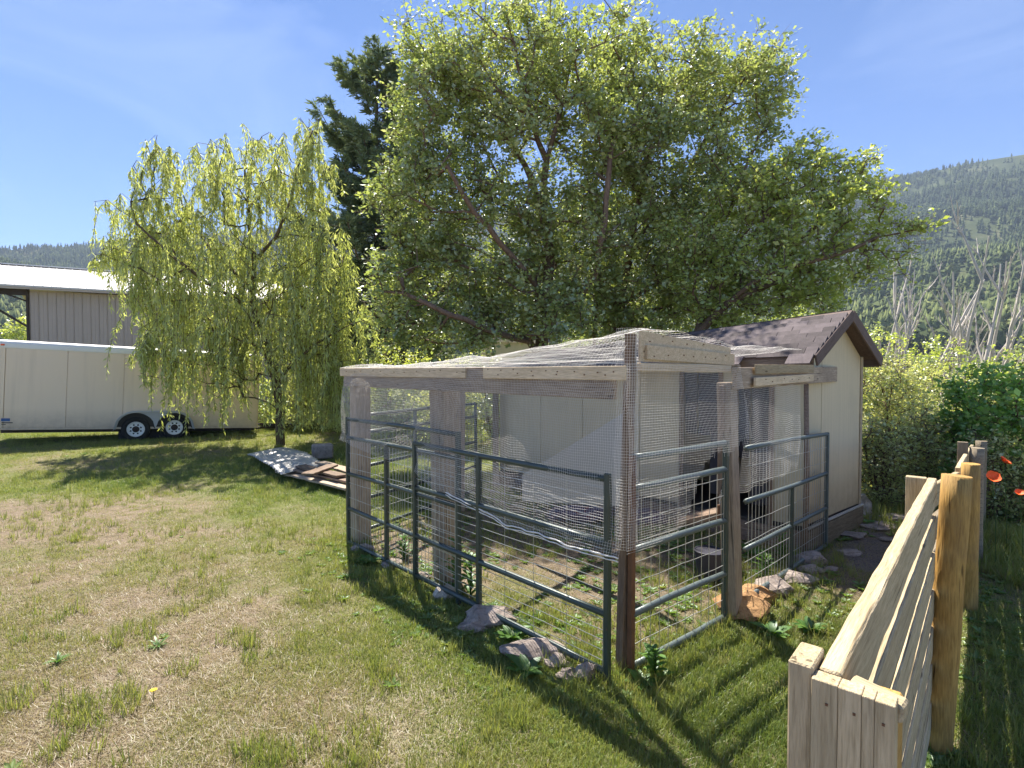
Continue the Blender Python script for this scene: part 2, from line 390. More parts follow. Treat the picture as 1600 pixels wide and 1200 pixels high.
# ground
def ground_material():
    m, nt, out = new_mat('dry_lawn_soil'); tc = N(nt, 'ShaderNodeTexCoord'); co = tc.outputs['Object']
    g = N(nt, 'ShaderNodeAttribute', attribute_name='green'); b = N(nt, 'ShaderNodeAttribute', attribute_name='bare')
    fine = noise(nt, co, 46, 6, .72); mid = noise(nt, co, 7, 5, .62); streak = noise(nt, mapping(nt, co, (30, 110, 30)), 1, 5, .7, 1.2)
    straw = ramp(nt, [(.3, (.11, .08, .055)), (.48, (.25, .195, .14)), (.7, (.39, .325, .24))], streak)
    soil = ramp(nt, [(.3, (.08, .06, .045)), (.5, (.185, .148, .112)), (.75, (.31, .26, .205))], fine)
    dry = mixc(nt, ramp(nt, [(.4, (0, 0, 0)), (.6, (1, 1, 1))], mid), straw, soil)
    dry = mixc(nt, .35, dry, straw)
    grs = ramp(nt, [(.3, (.07, .09, .025)), (.55, (.16, .19, .055)), (.75, (.26, .25, .11))], fine)
    ad = N(nt, 'ShaderNodeMath', operation='MULTIPLY_ADD'); nt.links.new(mid, ad.inputs[0]); ad.inputs[1].default_value = .6
    nt.links.new(g.outputs['Fac'], ad.inputs[2])
    c = mixc(nt, ramp(nt, [(.55, (0, 0, 0)), (1.0, (.85,) * 3)], ad.outputs[0]), dry, grs)
    c = mixc(nt, b.outputs['Fac'], c, ramp(nt, [(.35, (.12, .10, .09)), (.62, (.30, .25, .22))], fine))
    h = N(nt, 'ShaderNodeMath', operation='ADD'); nt.links.new(fine, h.inputs[0]); nt.links.new(streak, h.inputs[1])
    principled(nt, out, c, .95, normal=bump(nt, h.outputs[0], .8, .02), spec=.1); return m
M['ground'] = ground_material()

def mountain_material():
    m, nt, out = new_mat('forest_floor_slope'); tc = N(nt, 'ShaderNodeTexCoord'); co = tc.outputs['Object']
    c = ramp(nt, [(.35, (.045, .06, .03)), (.55, (.085, .10, .05)), (.75, (.2, .18, .11))], noise(nt, co, .012, 8, .68))
    principled(nt, out, c, 1.0, spec=0); return m
M['mountain'] = mountain_material()

# ------------------------------------------------------------------ the pen's plan (metres)
CORNER = Vector((.65, 3.37, 0)); LEFTP = Vector((-1.76, 6.03, 0)); POST2 = Vector((1.69, 4.22, 0)); ENDP = Vector((3.31, 5.88, 0))
C0 = Vector((3.02, 5.67, 0)); C1 = Vector((4.23, 6.67, 0)); C3 = Vector((-.2, 8.96, 0)); C2 = C3 + (C1 - C0)
DA = (LEFTP - CORNER).normalized(); DB = (POST2 - CORNER).normalized()

def in_poly(x, y, poly):
    x = np.asarray(x, float); y = np.asarray(y, float); r = np.zeros(x.shape, bool); n = len(poly)
    for i in range(n):
        x0, y0 = poly[i][0], poly[i][1]; x1, y1 = poly[(i + 1) % n][0], poly[(i + 1) % n][1]
        c = ((y0 > y) != (y1 > y)) & (x < (x1 - x0) * (y - y0) / (y1 - y0 + 1e-12) + x0)
        r ^= c
    return r
PEN = [CORNER, POST2, ENDP, C0, C3, LEFTP]
SHED = [C0, C1, C2, C3]

def dist_seg(x, y, a, b):
    d = b - a; L2 = d.x ** 2 + d.y ** 2
    t = np.clip(((x - a.x) * d.x + (y - a.y) * d.y) / L2, 0, 1)
    return np.hypot(x - a.x - t * d.x, y - a.y - t * d.y), t

def green_at(x, y):
    """how lush the grass is: 0 dry to 1 green"""
    x = np.asarray(x, float); y = np.asarray(y, float)
    g = .22 + .9 * (fbm(x, y, 2.4, 1, 3) - .45) + .6 * (fbm(x, y, .7, 9, 2) - .5)
    d, t = dist_seg(x, y, Vector((-2.6, 9, 0)), Vector((1.1, 2.6, 0)))       # lush strip along the pen front
    g = g + .6 * np.exp(-(d / 1.5) ** 2)
    g = g + .55 * sstep(7.0, 9.0, y) * (x < 1) * (.5 + fbm(x, y, 2.2, 4, 2) * .8)
    g = g + .5 * sstep(.9, 1.6, x) * (-.1 + fbm(x, y, 1.0, 8, 3) * 1.3)        # right of the pen
    g = g + .22 * sstep(17, 24, y)
    pen = in_poly(x, y, PEN)
    g = np.where(pen, -.12 + 1.45 * (fbm(x, y, .9, 12, 3) - .22), g)
    return np.clip(g, 0, 1)

def bare_at(x, y):
    d, t = dist_seg(np.asarray(x, float), np.asarray(y, float), Vector((3.45, 5.4, 0)), Vector((5.2, 7.0, 0)))
    return np.clip(1.2 - d / .5, 0, 1) * (fbm(x, y, .4, 3, 2) > .34)

# ------------------------------------------------------------------ ground sheet
def build_ground():
    def axis(lo, hi, fine_lo, fine_hi, st):
        c = list(np.arange(fine_lo, fine_hi, st)); s = st; v = c[-1]
        while v < hi: s *= 1.16; v += s; c.append(v)
        s = st; v = c[0]
        while v > lo: s *= 1.16; v -= s; c.insert(0, v)
        return np.array(c)
    xs = axis(-2600, 2600, -9, 8, .09); ys = axis(-300, 2600, .2, 13, .09)
    X, Y = np.meshgrid(xs, ys); Z = gz(X, Y)
    V = np.stack([X, Y, Z], -1).reshape(-1, 3)
    nx, ny = len(xs), len(ys); i = np.arange(nx * ny).reshape(ny, nx)
    Fs = np.stack([i[:-1, :-1], i[:-1, 1:], i[1:, 1:], i[1:, :-1]], -1).reshape(-1, 4)
    me = np_mesh('ground', V, Fs, M['ground'], True, {'green': green_at(V[:, 0], V[:, 1]), 'bare': bare_at(V[:, 0], V[:, 1])})
    props(put('ground', me), kind='structure')
build_ground()

# ------------------------------------------------------------------ mountains
SKYLINE = [(-900, 420), (-300, 405), (0, 391), (150, 383), (350, 374), (520, 360), (800, 330), (1000, 312), (1200, 292), (1365, 284), (1420, 277), (1480, 262), (1540, 248), (1600, 237), (1800, 215), (2400, 260), (3600, 330)]
SK_AZ = [math.atan((p[0] - 800) / F) for p in SKYLINE]
SK_T = [(577 - p[1]) / F * math.cos(a) for p, a in zip(SKYLINE, SK_AZ)]
def mount_h(az, r):
    T = np.interp(az, SK_AZ, SK_T)
    R = 1500.0
    x, y = r * np.sin(az), r * np.cos(az)
    t = np.clip((r - 240) / (R - 240), 0, 1.0)
    prof = t ** 1.35
    back = np.where(r > R, 1 - .25 * ((r - R) / 700), 1.0)
    rg = (fbm(x, y, 330, 6, 4) - .5) * 190 * np.clip((r - 300) / 900, 0, 1) * np.clip((1560 - r) / 300, .12, 1)
    return np.where(r > R, T * R * back, T * R * prof) + rg - 3.2 + 2 * t
def build_mountain():
    az = np.linspace(rad(-64), rad(64), 420); r = np.concatenate([np.linspace(200, 1500, 110), np.linspace(1540, 2300, 12)])
    A, R = np.meshgrid(az, r); Z = mount_h(A, R)
    V = np.stack([R * np.sin(A), R * np.cos(A), Z], -1).reshape(-1, 3)
    ny, nx = A.shape; i = np.arange(nx * ny).reshape(ny, nx)
    Fs = np.stack([i[:-1, :-1], i[:-1, 1:], i[1:, 1:], i[1:, :-1]], -1).reshape(-1, 4)
    props(put('mountain', np_mesh('mountain', V, Fs, M['mountain'], True)), kind='structure')
build_mountain()

# ------------------------------------------------------------------ scattering with geometry nodes (for what nobody could count)
def scatter(name, P, rot, scl, tint, protos, mat, label, cat, idx=None):
    me = bpy.data.meshes.new(name); n = len(P)
    me.vertices.add(n); me.vertices.foreach_set('co', np.asarray(P, np.float32).ravel())
    a = me.attributes.new('rot', 'FLOAT_VECTOR', 'POINT'); a.data.foreach_set('vector', np.asarray(rot, np.float32).ravel())
    a = me.attributes.new('scl', 'FLOAT_VECTOR', 'POINT'); a.data.foreach_set('vector', np.asarray(scl, np.float32).ravel())
    a = me.attributes.new('tint', 'FLOAT', 'POINT'); a.data.foreach_set('value', np.asarray(tint, np.float32))
    if idx is None: idx = rng.integers(0, len(protos), n)
    a = me.attributes.new('pick', 'INT', 'POINT'); a.data.foreach_set('value', np.asarray(idx, np.int32))
    col = bpy.data.collections.new(name + '_kinds')
    for k, pm in enumerate(protos):
        if not pm.materials: pm.materials.append(mat)
        po = bpy.data.objects.new('%s_kind_%02d' % (name, k), pm); col.objects.link(po)
    ng = bpy.data.node_groups.new(name + '_scatter', 'GeometryNodeTree')
    ng.interface.new_socket('Geometry', in_out='INPUT', socket_type='NodeSocketGeometry')
    ng.interface.new_socket('Geometry', in_out='OUTPUT', socket_type='NodeSocketGeometry')
    gi, go = ng.nodes.new('NodeGroupInput'), ng.nodes.new('NodeGroupOutput')
    iop = ng.nodes.new('GeometryNodeInstanceOnPoints'); ci = ng.nodes.new('GeometryNodeCollectionInfo')
    ci.inputs['Collection'].default_value = col; ci.inputs['Separate Children'].default_value = True; ci.inputs['Reset Children'].default_value = True
    def na(nm, t):
        x = ng.nodes.new('GeometryNodeInputNamedAttribute'); x.data_type = t; x.inputs['Name'].default_value = nm
        return [s for s in x.outputs if s.enabled and s.name == 'Attribute'][0]
    L = ng.links
    L.new(gi.outputs[0], iop.inputs['Points']); L.new(ci.outputs[0], iop.inputs['Instance'])
    iop.inputs['Pick Instance'].default_value = True
    L.new(na('pick', 'INT'), iop.inputs['Instance Index']); L.new(na('rot', 'FLOAT_VECTOR'), iop.inputs['Rotation']); L.new(na('scl', 'FLOAT_VECTOR'), iop.inputs['Scale'])
    L.new(iop.outputs[0], go.inputs[0])
    o = put(name, me); md = o.modifiers.new('scatter', 'NODES'); md.node_group = ng
    props(o, label, cat, kind='stuff'); return o

def conifer_proto(k):
    r = np.random.default_rng(k); V = []; Fs = []
    for L in range(4):
        z0 = .12 + L * .2; rr = .21 * (1 - L * .2) * r.uniform(.85, 1.15); n = 6; b = len(V)
        for i in range(n):
            a = 2 * math.pi * (i + .5 * L) / n; q = rr * r.uniform(.7, 1.2)
            V.append((q * math.cos(a), q * math.sin(a), z0 + r.uniform(-.03, .03)))
        V.append((0, 0, z0 + .32))
        for i in range(n): Fs.append((b + i, b + (i + 1) % n, b + n))
    return np_mesh('far_conifer', np.array(V), np.array(Fs), M['forest'])
def round_proto(k):
    r = np.random.default_rng(50 + k); V = []; Fs = []
    for i in range(46):
        d = r.normal(size=3); d /= np.linalg.norm(d); c = d * np.array([.3, .3, .36]) * r.uniform(.7, 1) + np.array([0, 0, .5])
        a = np.cross(d, [0, 0, 1.01]); a /= np.linalg.norm(a); b2 = np.cross(d, a); s = r.uniform(.1, .18); b = len(V)
        V += [tuple(c + a * s), tuple(c - a * s * .5 + b2 * s), tuple(c - a * s * .5 - b2 * s)]; Fs.append((b, b + 1, b + 2))
    return np_mesh('far_broadleaf', np.array(V), np.array(Fs), M['forest'])
def build_forest():
    n = 86000
    az = rng.uniform(rad(-63), rad(63.5), n); r = 330 + (1495 - 330) * rng.random(n) ** .8
    x, y = r * np.sin(az), r * np.cos(az)
    keep = (fbm(x, y, 120, 3, 3) > .36) | (rng.random(n) < .3); az, r, x, y = az[keep], r[keep], x[keep], y[keep]
    z = mount_h(az, r) - .5; n = len(x)
    s = rng.uniform(9, 19, n) * (1 - .25 * (r / 1500)); w = s * rng.uniform(.8, 1.2, n)
    rot = np.stack([np.zeros(n), np.zeros(n), rng.uniform(0, 6.28, n)], 1)
    tint = np.clip(.12 + .5 * fbm(x, y, 200, 9, 3) + rng.normal(0, .13, n) + .25 * (r < 700), 0, 1)
    idx = np.where(rng.random(n) < np.where(r < 620, .45, .08), rng.integers(4, 7, n), rng.integers(0, 4, n))
    scatter('hillside_forest', np.stack([x, y, z], 1), rot, np.stack([w, w, s], 1), tint, [conifer_proto(k) for k in range(4)] + [round_proto(k) for k in range(3)], M['forest'],
            'dense hazy blue-green conifer forest covering the far mountainside', 'forest', idx)
    # the valley floor's nearer belt of trees
    n = 3200; az = rng.uniform(rad(-60), rad(63), n); r = rng.uniform(75, 330, n); x, y = r * np.sin(az), r * np.cos(az)
    keep = ~((x < -5) & (r < 120)); x, y, r = x[keep], y[keep], r[keep]; n = len(x)
    s = rng.uniform(5, 11, n) * (.55 + .45 * sstep(75, 260, r)); w = s * rng.uniform(.9, 1.5, n)
    rot = np.stack([np.zeros(n), np.zeros(n), rng.uniform(0, 6.28, n)], 1)
    idx = np.where(rng.random(n) < .6, rng.integers(4, 7, n), rng.integers(0, 4, n))
    scatter('valley_trees', np.stack([x, y, gz(x, y) - .4], 1), rot, np.stack([w, w, s], 1), rng.uniform(.5, 1, n),
            [conifer_proto(k + 9) for k in range(4)] + [round_proto(k + 9) for k in range(3)], M['forest'], 'mixed green valley trees at the foot of the mountain', 'trees', idx)
build_forest()

# ------------------------------------------------------------------ leaves and trees
def leaf_quads(P, size, aspect, droop=None, up_bias=.5, rs=rng):
    """folded four-vertex leaves at P; returns V,F"""
    n = len(P); size = size * np.clip(rs.lognormal(0, .28, n), .45, 1.7)
    d = rs.normal(size=(n, 3)); d[:, 2] *= .6
    if droop is not None: d = d * .45 + droop
    d /= np.linalg.norm(d, axis=1, keepdims=True)
    nrm = rs.normal(size=(n, 3)); nrm[:, 2] += up_bias
    s = np.cross(d, nrm); s /= np.linalg.norm(s, axis=1, keepdims=True) + 1e-9
    nn = np.cross(s, d)
    L = d * size[:, None]; W = s * (size * aspect / 2)[:, None]; Fd = nn * (size * aspect * .16)[:, None]
    V = np.empty((n, 4, 3)); V[:, 0] = P; V[:, 1] = P + L * .48 + W + Fd; V[:, 2] = P + L; V[:, 3] = P + L * .48 - W + Fd
    Fs = np.arange(n * 4).reshape(n, 4)
    return V.reshape(-1, 3), Fs

def leaves_obj(name, P, size, aspect, mat, parent, tint, droop=None, up_bias=.5):
    V, Fs = leaf_quads(P, size, aspect, droop, up_bias)
    me = np_mesh(name, V, Fs, mat, False, {'tint': np.repeat(np.clip(tint, 0, 1), 4)})
    o = put(name, me, None, parent); return o

def tubes_np(paths, name, mat, parent, n=6):
    mb = MB()
    for pts, rs in paths:
        k = n if max(rs) > .03 else (4 if max(rs) > .012 else 3)
        mb.tube(pts, rs, k, cap=False)
    return mb.build(name, mat, parent, smooth=True)

def grow(skeleton, tips, rtip=.006, rbase=.14, wiggle=.08, expo=.42):
    """skeleton: list of polylines (first starts at the base). Connect every tip to the nearest growing node.
    returns list of (pts, radii) and tip positions"""
    pos = []; par = []
    for line in skeleton:
        prev = -1
        if pos:
            dd = np.linalg.norm(np.array(pos) - np.array(line[0]), axis=1); prev = int(dd.argmin())
        for a, b in zip(line[:-1], line[1:]):
            a, b = np.array(a, float), np.array(b, float); m = max(1, int(np.linalg.norm(b - a) / .35))
            if prev == -1: pos.append(a); par.append(-1); prev = 0
            for k in range(1, m + 1):
                p = a + (b - a) * k / m + rng.normal(0, .02, 3); pos.append(p); par.append(prev); prev = len(pos) - 1
    base = pos[0]; cap = len(pos) + len(tips) * 6 + 10
    A = np.zeros((cap, 3)); A[:len(pos)] = pos; par = par + [0] * (cap - len(par)); cnt = len(pos)
    depth = np.zeros(cap)
    for i in range(1, cnt): depth[i] = depth[par[i]] + np.linalg.norm(A[i] - A[par[i]])
    d0 = [np.linalg.norm(A[:cnt] - t, axis=1).min() for t in tips]; order = np.argsort(d0)
    tipnode = []
    for ti in order:
        t = tips[ti]; D = np.linalg.norm(A[:cnt] - t, axis=1)
        below = np.clip(A[:cnt, 2] - t[2] + .05, 0, None) * .8
        j = int((D + .12 * depth[:cnt] + below).argmin()); L = D[j]; m = max(1, min(5, int(L / .28)))
        a = A[j].copy(); prev = j; side = rng.normal(0, 1, 3) * wiggle * L
        for k in range(1, m + 1):
            f = k / m; p = a + (t - a) * f + side * math.sin(f * math.pi) + np.array([0, 0, .10 * L * math.sin(f * math.pi)])
            A[cnt] = p; par[cnt] = prev; depth[cnt] = depth[prev] + L / m; prev = cnt; cnt += 1
        tipnode.append(prev)
    w = np.zeros(cnt)
    for i in tipnode: w[i] += 1
    for i in range(cnt - 1, 0, -1): w[par[i]] += w[i]
    R = rtip * np.maximum(w, .6) ** expo; R *= 1.0; R = np.minimum(R, rbase)
    kids = {}
    for i in range(1, cnt): kids.setdefault(par[i], []).append(i)
    paths = []; stack = [(0, None)]
    while stack:
        i, frm = stack.pop(); line = [frm, i] if frm is not None else [i]; cur = i
        while cur in kids:
            ks = sorted(kids[cur], key=lambda q: -w[q])
            for q in ks[1:]: stack.append((q, cur))
            cur = ks[0]; line.append(cur)
        if len(line) > 1:
            rr = [R[q] for q in line]
            if frm is not None: rr[0] = rr[1]
            paths.append(([A[q] for q in line], rr))
    return paths, A[:cnt], np.array(tipnode), w

def tips_in_blobs(blobs, n, shell=.5):
    vol = np.array([b[3] * b[3] * (b[4] if len(b) > 4 else b[3]) for b in blobs]) ** .8; pr = vol / vol.sum()
    k = rng.choice(len(blobs), n, p=pr); d = rng.normal(size=(n, 3)); d /= np.linalg.norm(d, axis=1, keepdims=True)
    q = rng.random(n) ** (1 / 3) ; q = shell * (q * .35 + .65) + (1 - shell) * q
    Bc = np.array([b[:3] for b in blobs]); Br = np.array([[b[3], b[3] * 1.0, b[4] if len(b) > 4 else b[3]] for b in blobs])
    return Bc[k] + d * q[:, None] * Br[k]

def make_tree(name, label, cat, skeleton, blobs, ntips, per, lsize, mat, bark, spread=.28, rbase=.14, rtip=.006, aspect=.6, group=None, wiggle=.08, tint_mu=.45, trunk_split=True, zmin=None, clump_noise=.8):
    base = Vector(skeleton[0][0]); t = thing(name, base, label, cat, group)
    tips = tips_in_blobs(blobs, ntips)
    if zmin is not None: tips = tips[(tips[:, 2] > zmin) & (tips[:, 2] < 8.75)]
    paths, A, tn, w = grow(skeleton, tips, rtip, rbase, wiggle)
    big = [p for p in paths if max(p[1]) > rtip * 3.2]; small = [p for p in paths if max(p[1]) <= rtip * 3.2]
    if big:
        tubes_np(big[:1], 'trunk', bark, t, 9)
        if big[1:]: tubes_np(big[1:], 'limbs', bark, t, 7)
    # each tip: several short twigs with leaves along them
    T = A[tn]; nt = len(T); ntw = 5
    dirs = rng.normal(size=(nt, ntw, 3)); dirs[..., 2] = dirs[..., 2] * .7 + .15
    dirs /= np.linalg.norm(dirs, axis=2, keepdims=True)
    ln = spread * rng.uniform(.5, 1.5, (nt, ntw, 1)); E = T[:, None] + dirs * ln * 1.25
    tw = [([T[i], T[i] * .5 + E[i, k] * .5 + rng.normal(0, .02, 3), E[i, k]], [rtip * .6, rtip * .5, rtip * .3]) for i in range(nt) for k in range(ntw)]
    tubes_np(small + tw, 'twigs', bark, t, 4)['kind'] = 'stuff'
    dens = .2 + 1.25 * clump_noise * rng.random(nt) ** 1.4
    cnt = rng.poisson(per * dens); ii = np.repeat(np.arange(nt), cnt); kk = rng.integers(0, ntw, len(ii)); f = rng.random(len(ii)) ** .7
    P = T[ii] + (E[ii, kk] - T[ii]) * f[:, None] + rng.normal(0, spread * .2, (len(ii), 3))
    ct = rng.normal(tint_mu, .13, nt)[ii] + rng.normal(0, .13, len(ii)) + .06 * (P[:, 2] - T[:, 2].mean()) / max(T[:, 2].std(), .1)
    props(leaves_obj('foliage', P, lsize, aspect, mat, t, ct), kind='stuff')
    return t

def blob(px, py, Y, rpx, dy=0.0, squash=1.0):
    p = at(px, py, Y); r = rpx / F * Y
    return (p.x, Y + dy, p.z, r, r * squash)

def gp(x, y): return (x, y, float(gz(x, y)))

# ================================================================== SHED
def build_shed():
    t = thing('garden_shed', C0, 'small olive-beige shed with brown shingled gable roof behind the netted pen', 'shed')
    a = (C3 - C0).normalized(); La = (C3 - C0).length; b = (C1 - C0).normalized(); Lb = (C1 - C0).length
    nfront = Vector((-b.x, -b.y, 0)); ngab = Vector((-a.x, -a.y, 0))
    H = 2.05; zs = .27
    # gable wall in vertical siding panels (grooved joints)
    def gable_top(s, drop=0.0):
        return H - .02 + (.47) * (1 - abs(s - Lb / 2) / (Lb / 2)) - drop
    js = [0.0]
    for px in (1284,): js.append(on_line(px, C0, C1) * Lb)
    js += [js[1] + .62, Lb]; js = [0, js[1], Lb * .999]
    for s0, s1 in zip(js[:-1], js[1:]):
        g = .006
        pts = [C0 + b * (s0 + g), C0 + b * (s1 - g)]
        top = [C0 + b * (s1 - g) + Vector((0, 0, gable_top(s1 - g)))]
        if s0 < Lb / 2 < s1: top.append(C0 + b * (Lb / 2) + Vector((0, 0, gable_top(Lb / 2))))
        top.append(C0 + b * (s0 + g) + Vector((0, 0, gable_top(s0 + g))))
        mb = MB(); mb.extrude([p + Vector((0, 0, zs)) for p in pts] + top, -ngab * .03)
        mb.build('siding_panel', M['siding'], t)
    board('corner_batten', C1 + Vector((0, 0, zs)) - b * .02 + ngab * .012, C1 + Vector((0, 0, H)) - b * .02 + ngab * .012, .03, .02, M['siding'], t)
    board('corner_batten', C0 + Vector((0, 0, zs)) + b * .02 + ngab * .012, C0 + Vector((0, 0, H + .01)) + b * .02 + ngab * .012, .03, .02, M['siding_door'], t)
    # backing and far walls
    mb = MB()
    for p, q in ((C1, C2), (C2, C3)):
        p2 = p; mb.extrude([p2 + Vector((0, 0, zs)), q + Vector((0, 0, zs)), q + Vector((0, 0, 1.95)), p2 + Vector((0, 0, 1.95))], ((C0 + C2) / 2 - (p + q) / 2).normalized() * .03)
    mb.build('rear_wall', M['siding'], t)
    # front wall with two dark openings
    def S(px): return on_line(px, C0, C3) * La
    segs = [(0.0, S(1208), 'w'), (S(1208), S(1150), 'o'), (S(1150), S(1128), 'w'), (S(1128), S(1066), 'o'), (S(1066), S(1000), 'w'), (S(1000), S(910), 'w'), (S(910), S(845), 'w'), (S(845), La, 'w')]
    for i, (s0, s1, k) in enumerate(segs):
        p, q = C0 + a * (s0 + .005), C0 + a * (s1 - .005); d = -nfront * .03
        if k == 'w':
            mb = MB(); mb.extrude([p + Vector((0, 0, zs)), q + Vector((0, 0, zs)), q + Vector((0, 0, H)), p + Vector((0, 0, H))], d)
            mb.build('siding_panel', M['siding_door'] if i < 3 else M['siding'], t)
        else:
            mb = MB(); mb.extrude([p + Vector((0, 0, 1.86)), q + Vector((0, 0, 1.86)), q + Vector((0, 0, H)), p + Vector((0, 0, H))], d)
            mb.build('siding_panel', M['siding_door'], t)
            for e in (p, q): board('door_jamb', e + nfront * .02 + Vector((0, 0, .1)), e + nfront * .02 + Vector((0, 0, 1.9)), .05, .03, M['old_wood'], t)
            L = (q - p).length; n = int(L / .13)
            for c in range(n):
                if i == 3 and c in (1, 2, 3): z0 = 1.12
                elif i == 1 and c == n - 1: z0 = .9
                else: z0 = .38 + .1 * random.random()
                f = (c + .5) / n; w = L / n * .94; cc = p + (q - p) * f - nfront * (.05 + .02 * (c % 2))
                mb = MB(); nn = 7
                P = []
                for r_ in range(nn):
                    z = z0 + (1.9 - z0) * r_ / (nn - 1); wob = .012 * math.sin(r_ * 1.9 + c * 2.1)
                    for sgn in (-1, 1): P.append(cc + a * (sgn * w / 2) + nfront * wob + Vector((0, 0, z)))
                V = P + [v - nfront * .004 for v in P]; Fq = []
                for r_ in range(nn - 1):
                    k0 = r_ * 2; Fq += [(k0, k0 + 1, k0 + 3, k0 + 2), (k0 + nn * 2, k0 + 2 + nn * 2, k0 + 3 + nn * 2, k0 + 1 + nn * 2)]
                mb.add(V, Fq); mb.build('door_strip', M['curtain'], t, smooth=True)
    # dark floor
    mb = MB(); mb.extrude([C0 + Vector((0, 0, .2)), C1 + Vector((0, 0, .2)), C2 + Vector((0, 0, .2)), C3 + Vector((0, 0, .2))], (0, 0, .06)); mb.build('floor', M['dark_in'], t)
    # skirt and flashing
    board('skirt_board', C0 + ngab * .03 + Vector((0, 0, .10)), C1 + ngab * .03 + Vector((0, 0, .12)), .04, .24, M['fence_dark'], t)
    board('flashing', C0 + ngab * .04 + Vector((0, 0, .25)), C1 + ngab * .04 + Vector((0, 0, .26)), .03, .022, M['tin_flash'], t)
    board('skirt_board', C0 + nfront * .03 + Vector((0, 0, .1)), C3 + nfront * .03 + Vector((0, 0, .12)), .04, .24, M['old_wood'], t)
    # roof: ridge sags away from the camera
    ov, of = .16, .15
    ridge0 = C0 + b * (Lb / 2) + ngab * of + Vector((0, 0, 2.55)); ridge1 = C3 + b * (Lb / 2) - ngab * .1 + Vector((0, 0, 2.16))
    eL0 = C0 - b * ov + ngab * of + Vector((0, 0, 2.04)); eL1 = C3 - b * ov - ngab * .1 + Vector((0, 0, 1.93))
    eR0 = C1 + b * ov + ngab * of + Vector((0, 0, 2.04)); eR1 = C2 + b * ov - ngab * .1 + Vector((0, 0, 1.9))
    th = Vector((0, 0, -.03))
    mb = MB(); mb.extrude([ridge0, ridge1, eL1, eL0], th); mb.extrude([ridge0 + Vector((0, 0, .001)), eR0, eR1, ridge1 + Vector((0, 0, .001))], th)
    roof = mb.build('roof', M['fascia'], t)
    # shingles, row by row: camera-side slope as separate pieces
    rows = 9; k = 0
    slopeN = (ridge1 - ridge0).cross(eL0 - ridge0).normalized()
    if slopeN.z < 0: slopeN = -slopeN
    tabs = {}
    for r_ in range(rows):
        f0, f1 = r_ / rows, (r_ + 1.25) / rows
        pa, pb = eL0.lerp(ridge0, f0), eL1.lerp(ridge1, f0); qa, qb = eL0.lerp(ridge0, min(1, f1)), eL1.lerp(ridge1, min(1, f1))
        L = (pb - pa).length; n = 21; off = (r_ % 2) * .5
        if r_ == 0: pa, pb = pa - (qa - pa) * .12, pb - (qb - pb) * .12
        for c in range(n):
            if r_ == 0 and c in (1, 2, 6): continue     # torn away at the eave
            u0, u1 = max(0, (c - off) / n), min(1, (c + 1 - off) / n - .0006)
            x = (pb - pa).normalized(); up = ((qa + (qb - qa) * u0) - (pa + (pb - pa) * u0)); hgt = up.length; z = x.cross(up).normalized()
            if z.z < 0: z = -z
            y = z.cross(x).normalized()
            wd = (u1 - u0) * L; key = (round(wd, 2), round(hgt, 2))
            if key not in tabs:
                mb = MB(); W, Hh = key[0] / 2, key[1]
                mb.add([(-W, 0, .024), (W, 0, .024), (W, Hh, .004), (-W, Hh, .004), (-W, 0, .004), (W, 0, .004), (W, Hh, -.006), (-W, Hh, -.006)],
                       [(0, 1, 2, 3), (4, 7, 6, 5), (0, 4, 5, 1), (1, 5, 6, 2), (2, 6, 7, 3), (3, 7, 4, 0)])
                me = bpy.data.meshes.new('shingle'); me.from_pydata(mb.v, [], mb.f); me.materials.append(M['shingle']); tabs[key] = me
            m = Matrix((x, y, z)).transposed().to_4x4(); mid = pa + (pb - pa) * (u0 + u1) / 2
            m = Matrix.Translation(mid + z * (.004 + random.uniform(0, .007)) - y * random.uniform(0, .012)) @ m @ Matrix.Rotation(random.uniform(-.012, .012), 4, 'X')
            put('shingle', tabs[key], m, roof)
    # far slope shingles: one joined part
    mb = MB()
    for r_ in range(rows):
        f0, f1 = r_ / rows, (r_ + 1.2) / rows
        pa, pb = eR0.lerp(ridge0, f0), eR1.lerp(ridge1, f0); qa, qb = eR0.lerp(ridge0, min(1, f1)), eR1.lerp(ridge1, min(1, f1))
        mb.extrude([pa + Vector((0, 0, .018)), pb + Vector((0, 0, .018)), qb + Vector((0, 0, .008)), qa + Vector((0, 0, .008))], (0, 0, -.008))
    mb.build('shingle_courses', M['shingle'], roof)['kind'] = 'stuff'
    for p, q in ((ridge0, eL0), (ridge0, eR0)):
        board('rake_fascia', p + ngab * .012 + Vector((0, 0, -.055)), q + ngab * .012 + Vector((0, 0, -.055)), .022, .12, M['fascia'], t)
    board('eave_fascia', eR0 + Vector((0, 0, -.06)) - ngab * .012, eR1 + Vector((0, 0, -.06)), .022, .1, M['fascia'], t)
    board('eave_fascia', eL0 + Vector((0, 0, -.07)) - ngab * .012 + nfront * -.01, eL1 + Vector((0, 0, -.07)) + nfront * -.01, .022, .09, M['old_wood'], t)
build_shed()

# ================================================================== PEN FRAME
def z_at(px_y, Y): return CAMZ - (px_y - 577) / F * Y
pen = thing('chicken_pen', CORNER, 'weathered timber pen frame of posts and top beams with pale plywood strips', 'animal pen')
nA = Vector((-DA.y, DA.x, 0));  nA = nA if nA.y < 0 else -nA          # outward normal of the front side
nB = Vector((DB.y, -DB.x, 0))                                         # outward normal of the right side
def Vz(p, z): return Vector((p.x, p.y, z))
